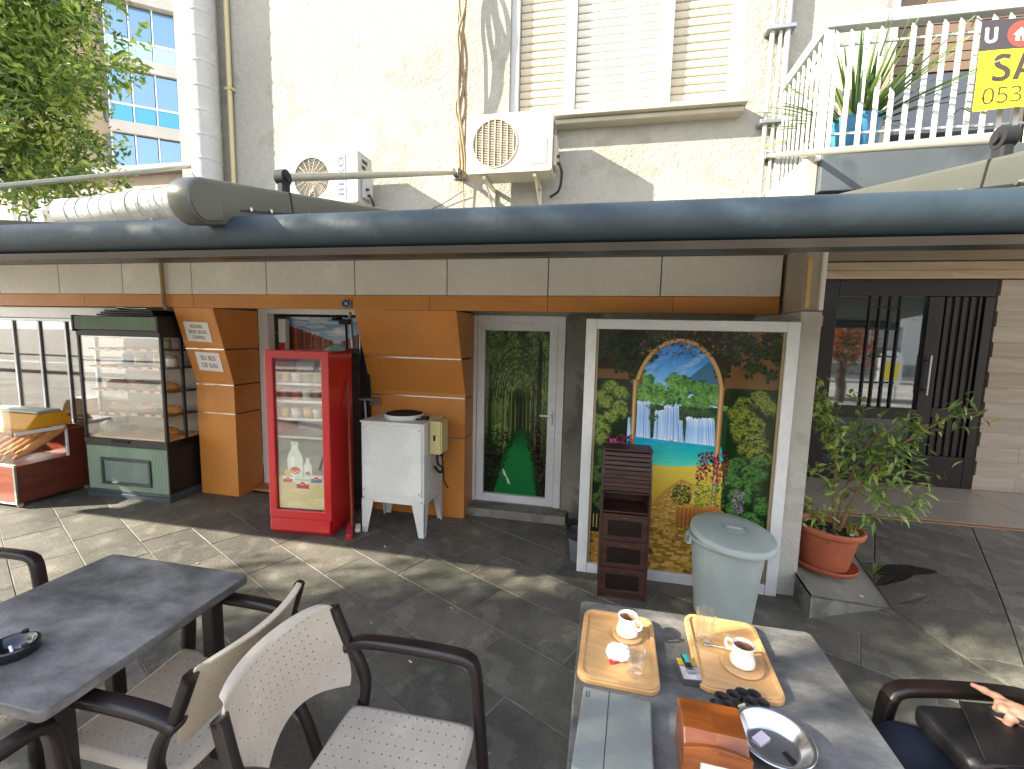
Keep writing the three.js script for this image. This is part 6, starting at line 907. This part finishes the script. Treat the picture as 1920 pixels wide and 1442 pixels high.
{
  const p = thing('person', 'seated person in dark jacket and jeans at the right edge, pointing with one finger', 'person', [0, 0, 0]);
  const skin = mat('#bd8a72', 0.6, { map: rep(T.mottle, 14), bumpMap: rep(T.fine, 40), bumpScale: 0.0006 }), jacket = mat('#1d1f24', 0.8, { bumpMap: rep(T.fine, 20), bumpScale: 0.001 }), jeans = mat('#1a2231', 0.85, { map: rep(T.mottle, 5), bumpMap: rep(T.fine, 30), bumpScale: 0.001 });
  const cx = 1.34, cz = -1.3, hip = [cx, 0.56, cz];
  // right hand (towards the shop): wrist then palm, little finger stretched out
  const W = [1.27, 0.70, -1.405], K = [1.21, 0.705, -1.425];
  const fingers = [
    [[1.205, 0.715, -1.455], [1.185, 0.722, -1.472], [1.163, 0.726, -1.487], [1.142, 0.729, -1.5]],      // stretched finger
    [[1.198, 0.72, -1.44], [1.172, 0.722, -1.447], [1.163, 0.698, -1.444], [1.178, 0.686, -1.436]],
    [[1.192, 0.72, -1.42], [1.164, 0.72, -1.425], [1.155, 0.693, -1.422], [1.172, 0.682, -1.416]],
    [[1.192, 0.715, -1.4], [1.166, 0.714, -1.402], [1.158, 0.688, -1.4], [1.174, 0.678, -1.396]],
    [[1.235, 0.69, -1.39], [1.212, 0.678, -1.38], [1.19, 0.674, -1.382], [1.175, 0.676, -1.392]]];
  const hand = [[W, K, 0.027, 0.03], [W, [1.2, 0.715, -1.445], 0.024, 0.016], [W, [1.195, 0.712, -1.405], 0.024, 0.016], [W, [1.235, 0.69, -1.39], 0.022, 0.014]];
  fingers.forEach((f, i) => { for (let k = 0; k < 3; k++) hand.push([f[k], f[k + 1], 0.0098 - 0.0012 * k, 0.0092 - 0.0014 * k]); });
  const head = [[[1.42, 1.2, cz], [1.4, 1.32, cz], 0.055, 0.06], [[1.39, 1.38, cz], [1.37, 1.45, cz], 0.085, 0.09], [[1.34, 1.33, cz], [1.35, 1.38, cz], 0.05, 0.07], [[1.283, 1.375, cz], [1.275, 1.355, cz], 0.008, 0.014], [[1.38, 1.37, cz - 0.088], [1.39, 1.4, cz - 0.092], 0.012, 0.014], [[1.38, 1.37, cz + 0.088], [1.39, 1.4, cz + 0.092], 0.012, 0.014], [[1.285, 1.325, cz - 0.016], [1.285, 1.325, cz + 0.016], 0.01, 0.01]];
  const handL = [[[1.16, 0.7, -1.16], [1.08, 0.66, -1.2], 0.026, 0.03]]; [-0.03, -0.01, 0.01, 0.03].forEach((o, i) => { handL.push([[1.075, 0.665, -1.205 + o], [1.03, 0.655, -1.22 + o * 1.1], 0.009, 0.0085], [[1.03, 0.655, -1.22 + o * 1.1], [1.012, 0.63, -1.225 + o * 1.1], 0.0085, 0.008]); }); handL.push([[1.1, 0.68, -1.225], [1.06, 0.67, -1.25], 0.011, 0.0095], [[1.06, 0.67, -1.25], [1.03, 0.66, -1.255], 0.0095, 0.009]);
  const body = mergeGeometries([blend(hand, 0.003, 0.012), blend(handL, 0.003, 0.012), blend(head, 0.005, 0.03)].map(norm)); mesh('body', body, skin, p);
  mesh('jacket', blend([[[1.37, 0.6, cz], [1.41, 0.85, cz], 0.15, 0.15], [[1.41, 0.85, cz], [1.42, 1.1, cz], 0.15, 0.13], [[1.42, 1.13, cz - 0.12], [1.42, 1.13, cz + 0.12], 0.08, 0.08], [[1.42, 1.12, cz - 0.17], [1.46, 0.88, cz - 0.22], 0.065, 0.05], [[1.46, 0.88, cz - 0.22], [1.29, 0.715, -1.4], 0.05, 0.036], [[1.42, 1.12, cz + 0.17], [1.42, 0.86, cz + 0.22], 0.065, 0.05], [[1.42, 0.86, cz + 0.22], [1.18, 0.71, -1.15], 0.05, 0.036], [[1.41, 1.18, cz], [1.41, 1.2, cz], 0.07, 0.065]], 0.013, 0.05), jacket, p);
  mesh('jeans', blend([[[1.38, 0.55, cz - 0.08], [1.38, 0.55, cz + 0.08], 0.12, 0.12], [[1.36, 0.545, cz - 0.09], [0.93, 0.545, cz - 0.11], 0.088, 0.066], [[1.36, 0.545, cz + 0.09], [0.93, 0.545, cz + 0.11], 0.088, 0.066], [[0.93, 0.545, cz - 0.11], [0.9, 0.1, cz - 0.11], 0.064, 0.042], [[0.93, 0.545, cz + 0.11], [0.9, 0.1, cz + 0.11], 0.064, 0.042]], 0.013, 0.04), jeans, p);
  for (const s of [-1, 1]) mesh('shoe', blend([[[0.91, 0.05, cz + s * 0.11], [0.76, 0.035, cz + s * 0.12], 0.045, 0.034], [[0.93, 0.045, cz + s * 0.11], [0.9, 0.07, cz + s * 0.11], 0.043, 0.043]], 0.01, 0.03), MT.black, p);
  const hairG = blend([[[1.41, 1.45, cz], [1.39, 1.47, cz], 0.1, 0.095], [[1.45, 1.4, cz], [1.45, 1.3, cz], 0.08, 0.07], [[1.42, 1.42, cz - 0.06], [1.44, 1.3, cz - 0.07], 0.045, 0.03], [[1.42, 1.42, cz + 0.06], [1.44, 1.3, cz + 0.07], 0.045, 0.03]], 0.009, 0.03); mesh('hair', hairG, mat('#2a1c14', 0.6, { bumpMap: rep(T.fine, 30), bumpScale: 0.004 }), p);
  mesh('eye', [sph(0.011, 1.289, 1.395, cz - 0.033), sph(0.011, 1.289, 1.395, cz + 0.033)], mat('#2b211c', 0.2), p);
  mesh('cuff', [bar([1.285, 0.712, -1.4], [1.262, 0.703, -1.408], 0.036, 0.035, 18)], mat('#cfe2ea', 0.7), p);
  // black handbag on the lap
  const b = thing('handbag', 'black leather handbag with flap lying on the lap of the seated person', 'bag', [1.12, 0.615, -1.37], 0.1), lm = mat('#1b1a1c', 0.34, { bumpMap: rep(T.slateB, 10), bumpScale: 0.0015, clearcoat: 0.15 });
  mesh('body', rb(0.3, 0.07, 0.2, 0.025, 0, 0.035, 0.0, [0, 0, 0.03], 3), lm, b);
  mesh('flap', ex([[-0.12, -0.105], [0.15, -0.105], [0.15, 0.09], [-0.02, 0.1]], 0.004, 0.0015).rotateX(-Math.PI / 2).rotateZ(0.05).translate(0, 0.074, 0), lm, b);
  mesh('strap', sweep([[0.15, 0.06, 0.05], [0.08, 0.1, 0.0], [0.02, 0.09, -0.06], [0.1, 0.07, -0.09], [0.18, 0.04, -0.06]], 0.018, 0.004, V(0, 1, 0), 24), lm, b); mesh('piping', tb([[-0.12, 0.074, 0.1], [-0.02, 0.082, -0.1]], 0.002, 8, 5), MT.darkSteel, b);
}
// ---------------------------------------------------------------- trees and background
const leafMats = ['#6b8a30', '#869f3c', '#50702a', '#a9ba54'].map((c) => mat(c, 0.55, { transmission: 0.35, side: THREE.DoubleSide }));
const clumpGeo = (() => { const R = rng(5150), l = []; for (let k = 0; k < 9; k++) { const g = leafGeo(0.085 + 0.045 * R(), 0.038, 0.3); g.rotateZ((R() - 0.5) * 2); g.rotateX((R() - 0.5) * 1.6 + 0.4); g.rotateY(R() * 6.28); g.translate((R() - 0.5) * 0.2, (R() - 0.5) * 0.14, (R() - 0.5) * 0.2); l.push(norm(g)); } return mergeGeometries(l); })();
function tree(label, [x, z], trunkH, blobs, n, seed, group, leaf = leafMats, scale = 1) {
  const t = thing('street_tree', label, 'tree', [x, 0, z], 0, group), R = rng(seed);
  mesh('trunk', [tb([[0, 0, 0], [0.05, trunkH * 0.4, 0.03], [-0.04, trunkH * 0.75, -0.04], [0, trunkH, 0]], 0.13, 20, 10)], MT.bark, t);
  mesh('limb', blobs.map(([bx_, by, bz]) => tb([[0, trunkH * 0.95, 0], [bx_ * 0.4, lerp(trunkH, by, 0.55), bz * 0.4 + 0.1], [bx_ * 0.95, by, bz * 0.95]], 0.045, 14, 7)), MT.bark, t);
  const vol = blobs.map((b) => b[3] * b[4] * b[5] * (b[6] ?? 1)), tot = vol.reduce((a, b) => a + b), per = leaf.map(() => []), M = new THREE.Matrix4(), q = new THREE.Quaternion(), e = new THREE.Euler();
  blobs.forEach(([bx_, by, bz, rx, ry, rz], bi) => {
    const m = Math.round(n * vol[bi] / tot);
    for (let k = 0; k < m; k++) {
      const v = V(R() - 0.5, R() - 0.5, R() - 0.5).normalize().multiplyScalar(Math.pow(R(), 0.45)), sub = fbm(v.x * 0.5 + 0.5, v.y * 0.4 + v.z * 0.3 + 0.5, 5, seed + bi, 2);
      if (sub < 0.43 + 0.04 * R()) continue;
      q.setFromEuler(e.set(R() * 6, R() * 6, R() * 6)); const s = scale * (0.7 + 0.7 * R());
      per[Math.floor(R() * leaf.length)].push(M.clone().compose(V(bx_ + v.x * rx, by + v.y * ry, bz + v.z * rz), q, V(s, s, s)));
    }
  });
  const crown = part('crown', t); crown.name = 'crown';
  per.forEach((l, i) => { if (!l.length) return; const im = new THREE.InstancedMesh(clumpGeo, leaf[i], l.length); l.forEach((m, k) => im.setMatrixAt(k, m)); im.name = 'foliage'; im.castShadow = im.receiveShadow = true; im.userData.kind = 'stuff'; crown.add(im); });
  return t;
}
tree('leafy green street tree at the upper left before the glazed tower', [-9.0, -4.9], 3.0, [[0.2, 4.7, 0.1, 1.9, 1.3, 1.3], [1.2, 5.7, 0.2, 1.7, 1.2, 1.2], [-0.8, 5.6, 0, 2.0, 1.6, 1.5], [0.5, 4.3, -0.4, 1.5, 0.8, 0.9], [0.4, 6.6, 0, 1.8, 1.0, 1.2]], 8200, 71, 'trees along the street');
tree('broad street tree beside the tables, outside the frame on the left', [-6.7, 2.2], 2.4, [[-1.1, 4.2, -0.7, 1.25, 0.95, 1.0, 0.85], [0.3, 3.42, -0.7, 1.0, 0.52, 0.8, 0.9], [-2.9, 4.65, -0.7, 1.1, 0.7, 0.8, 0.6], [1.75, 3.75, -0.7, 0.55, 0.4, 0.5, 0.9], [-2.0, 5.6, -0.7, 1.3, 0.55, 0.8, 0.9], [0.6, 5.3, -0.7, 1.1, 0.42, 0.8, 0.8]], 3000, 72, 'trees along the street');
// glazed tower block far left
{
  const b = thing('glazed_tower', 'tall cream apartment block with rows of blue glazed balconies behind the tree', 'building', [-26.9, 0, -22], 0.6), wall = mat('#a8957c', 0.85, { map: rep(T.mottle, 0.25) }), band = mat('#c2bcb0', 0.8, { map: rep(T.mottle, 0.3) });
  mesh('wall', [span(-6, 1.2, 0, 15.6, -6, -0.4)], wall, b);
  const plan = [[-1.0, 0.0], [1.6, 0.0], [2.9, -1.1], [3.2, -2.6], [2.4, -5.5], [-1.0, -5.5]], poly = (pl, y0, y1) => ex(pl.map(([x, z]) => [x, z]), y1 - y0).rotateX(Math.PI / 2).scale(1, 1, 1).translate(0, y1, 0);
  const grow = (k) => plan.map(([x, z], i) => [x + (i > 0 && i < 5 ? k : 0), z + (i < 3 ? k : 0)]);
  b.scale.setScalar(1.26);
  for (let f = 0; f < 5; f++) {
    const y = 1.9 + f * 2.75; mesh('floor_band', poly(grow(0.12), y, y + 0.5), band, b);
    for (let s = 0; s < 3; s++) {
      const [x0, z0] = plan[s], [x1, z1] = plan[s + 1], L = Math.hypot(x1 - x0, z1 - z0), n = s === 0 ? 3 : 2, an = -Math.atan2(z1 - z0, x1 - x0);
      for (let k = 0; k < n; k++) {
        const a = (k + 0.5) / n, X = lerp(x0, x1, a), Z = lerp(z0, z1, a), w = part('window', b); w.position.set(X, y, Z); w.rotation.y = an;
        mesh('upper_pane', span(-L / n / 2 + 0.04, L / n / 2 - 0.04, 1.3, 2.68, -0.06, -0.02), s === 0 ? MT.blueGlass : MT.tealGlass, w); mesh('lower_pane', span(-L / n / 2 + 0.04, L / n / 2 - 0.04, 0.52, 1.22, -0.06, -0.02), f === 4 ? MT.tealGlass : mat('#4f93b4', 0.1, { metalness: 0.6 }), w);
        mesh('frame', [span(-L / n / 2, -L / n / 2 + 0.05, 0.5, 2.75, -0.07, 0.01), span(-L / n / 2, L / n / 2, 1.22, 1.31, -0.07, 0.012)], MT.white, w);
      }
    }
    mesh('core', poly(plan.map(([x, z]) => [x - 0.3, z - 0.3]), y + 0.5, y + 2.75), MT.darkGlass, b);
  }
  mesh('roof_slab', poly(grow(0.3), 15.66, 16.1), band, b);
  mesh('ground_storey', poly(plan.map(([x, z]) => [x - 0.1, z - 0.1]), 0, 1.9), wall, b);
}
// low pink wall with windows and a third conditioner
{
  const h = thing('low_annex', 'low pinkish house with dark windows beneath the tree, above the awning bar', 'house', [-13.6, 0.75, -9.3]), wl = mat('#a8968a', 0.85, { map: rep(T.mottle, 0.4) });
  mesh('wall', ex(rect(-6, 5.5, -0.75, 4.6), 0.3, 0, [-0.95, -0.5, -0.05].map((x) => rect(x, x + 0.36, 3.85, 4.28).reverse())), wl, h);
  mesh('house_body', span(-6, 5.5, -0.75, 4.55, -3, -0.05), wl, h);
  mesh('roof', [rspan(-6.2, 5.7, 4.6, 4.78, -3.2, 0.5, 0.03)], mat('#6d6a68', 0.7), h);
  for (const x of [-0.95, -0.5, -0.05]) { const w = part('window', h); mesh('pane', span(x + 0.04, x + 0.32, 3.87, 4.26, 0.1, 0.13), MT.darkGlass, w); mesh('frame', [span(x - 0.03, x + 0.04, 3.85, 4.28, 0.14, 0.32), span(x + 0.32, x + 0.39, 3.85, 4.28, 0.14, 0.32), span(x - 0.03, x + 0.39, 3.78, 3.85, 0.1, 0.36)], MT.white, w); }
  mesh('downpipe', [cy(0.07, 0.07, 4.5, -1.3, 2.3, 0.42, null, 12)], mat('#a9b7b2', 0.6), h);
  const a = thing('air_conditioner', 'small far air conditioner on the pinkish wall above the awning bar', 'air conditioner', [-14.05, 4.1, -8.8], 0, 'air conditioners on the building wall'); mesh('casing', rb(0.85, 0.5, 0.28, 0.02, 0, 0.25, 0), MT.white, a); mesh('fan_grille', [cy(0.2, 0.2, 0.02, -0.16, 0.25, 0.14, [Math.PI / 2, 0, 0], 28), new THREE.TorusGeometry(0.2, 0.012, 6, 28).translate(-0.16, 0.25, 0.152)], MT.darkSteel, a); mesh('fan', cy(0.06, 0.06, 0.03, -0.16, 0.25, 0.155, [Math.PI / 2, 0, 0], 20), MT.white, a); mesh('bracket', [span(-0.3, -0.26, -0.05, 0, -0.2, 0.12), span(0.26, 0.3, -0.05, 0, -0.2, 0.12)], MT.alu, a);
}
// the other side of the street, mirrored in the glass
{
  const b = thing('street_building', 'pale building across the street behind the camera', 'building', [0, 0, 19]), wl = mat('#d6d2ca', 0.85, { map: rep(T.mottle, 0.2) });
  mesh('wall', span(-26, 26, 0, 5.0, 0, 6), wl, b); mesh('shop_base', span(-26, 26, 0, 0.6, -0.1, -0.004), MT.concrete, b);
  for (let k = 0; k < 14; k++) { const w = part('window', b); mesh('pane', span(-24.5 + k * 3.6, -22.9 + k * 3.6, 1.0, 2.8, -0.06, -0.02), MT.darkGlass, w); mesh('frame', [span(-24.6 + k * 3.6, -24.5 + k * 3.6, 0.9, 2.9, -0.08, -0.01), span(-22.9 + k * 3.6, -22.8 + k * 3.6, 0.9, 2.9, -0.08, -0.01), span(-24.5 + k * 3.6, -22.9 + k * 3.6, 2.8, 2.9, -0.08, -0.01)], MT.white, w); }
  const fl = ['#d8622a', '#e08040', '#4a6a28', '#38561f'].map((c) => mat(c, 0.6, { side: THREE.DoubleSide, transmission: 0.2 }));
  tree('orange flowering bush at the kerb behind the camera', [7.0, 4.4], 1.0, [[0, 1.9, 0, 0.9, 0.8, 0.6], [0.6, 1.5, 0.2, 0.6, 0.5, 0.5]], 900, 91, 'bushes at the kerb', fl);
  tree('street tree across the road behind the camera, to the right', [15, 13], 2.6, [[0, 4, 0, 2, 1.5, 2], [1, 5, 0, 1.5, 1, 1.5]], 1500, 92, 'trees along the street', leafMats, 1.6);
  tree('street tree across the road behind the camera, to the left', [-10, 13], 2.6, [[0, 4, 0, 2, 1.5, 2], [1, 5, 0, 1.5, 1, 1.5]], 1500, 93, 'trees along the street', leafMats, 1.6);
  const s = thing('yellow_sign', 'white and yellow pavement sign at the kerb behind the camera', 'sign', [8.6, 0, 5.0]); mesh('board', ex(rrect(0.6, 1.1, 0.25, 8).map(([x, y]) => [x, y + 1.0]), 0.05, 0.01), MT.white, s); mesh('face', bx(0.44, 0.55, 0.01, 0, 0.95, -0.016), mat('#e6cf2a', 0.4), s); mesh('leg', [cy(0.03, 0.03, 0.5, -0.2, 0.25, 0.03), cy(0.03, 0.03, 0.5, 0.2, 0.25, 0.03)], MT.alu, s);
}
// ---------------------------------------------------------------- litter
{
  const R = rng(404), lm = mat('#a89468', 0.8, { side: THREE.DoubleSide }), bm = mat('#d9d2c2', 0.9);
  for (const [x, z, where] of [[-0.42, -1.62, 'right of the armchair seat'], [-2.9, -2.62, 'left of the red fridge'], [-1.32, -2.3, 'midway between armchair and white metal cabinet'], [-0.9, -2.55, 'in front of the printed door'], [-3.6, -2.95, 'before the slanted orange pillar']]) { const g = leafGeo(0.035, 0.016, 0.1).rotateY(R() * 6); const o = mesh('fallen_leaf', g.translate(x, 0.007, z), lm); tag(o, 'small dry leaf lying on the grey paving ' + where, 'leaf', 'dry leaves on the paving'); }
  for (const [x, y, z, where] of [[-0.95, 0.006, -2.05, 'beyond the armchair'], [1.72, 0.105, -3.16, 'concrete step before the shrub pot'], [-1.7, 0.006, -3.2, 'before the white metal cabinet']]) tag(mesh('cigarette_end', bar([x, y, z], [x + 0.02, y, z + 0.01], 0.0035, 0.0035, 8), bm), 'white cigarette end dropped on the grey paving, ' + where, 'cigarette end', 'cigarette ends on the paving');
}
scene.updateMatrixWorld(true);
renderer.render(scene, camera);
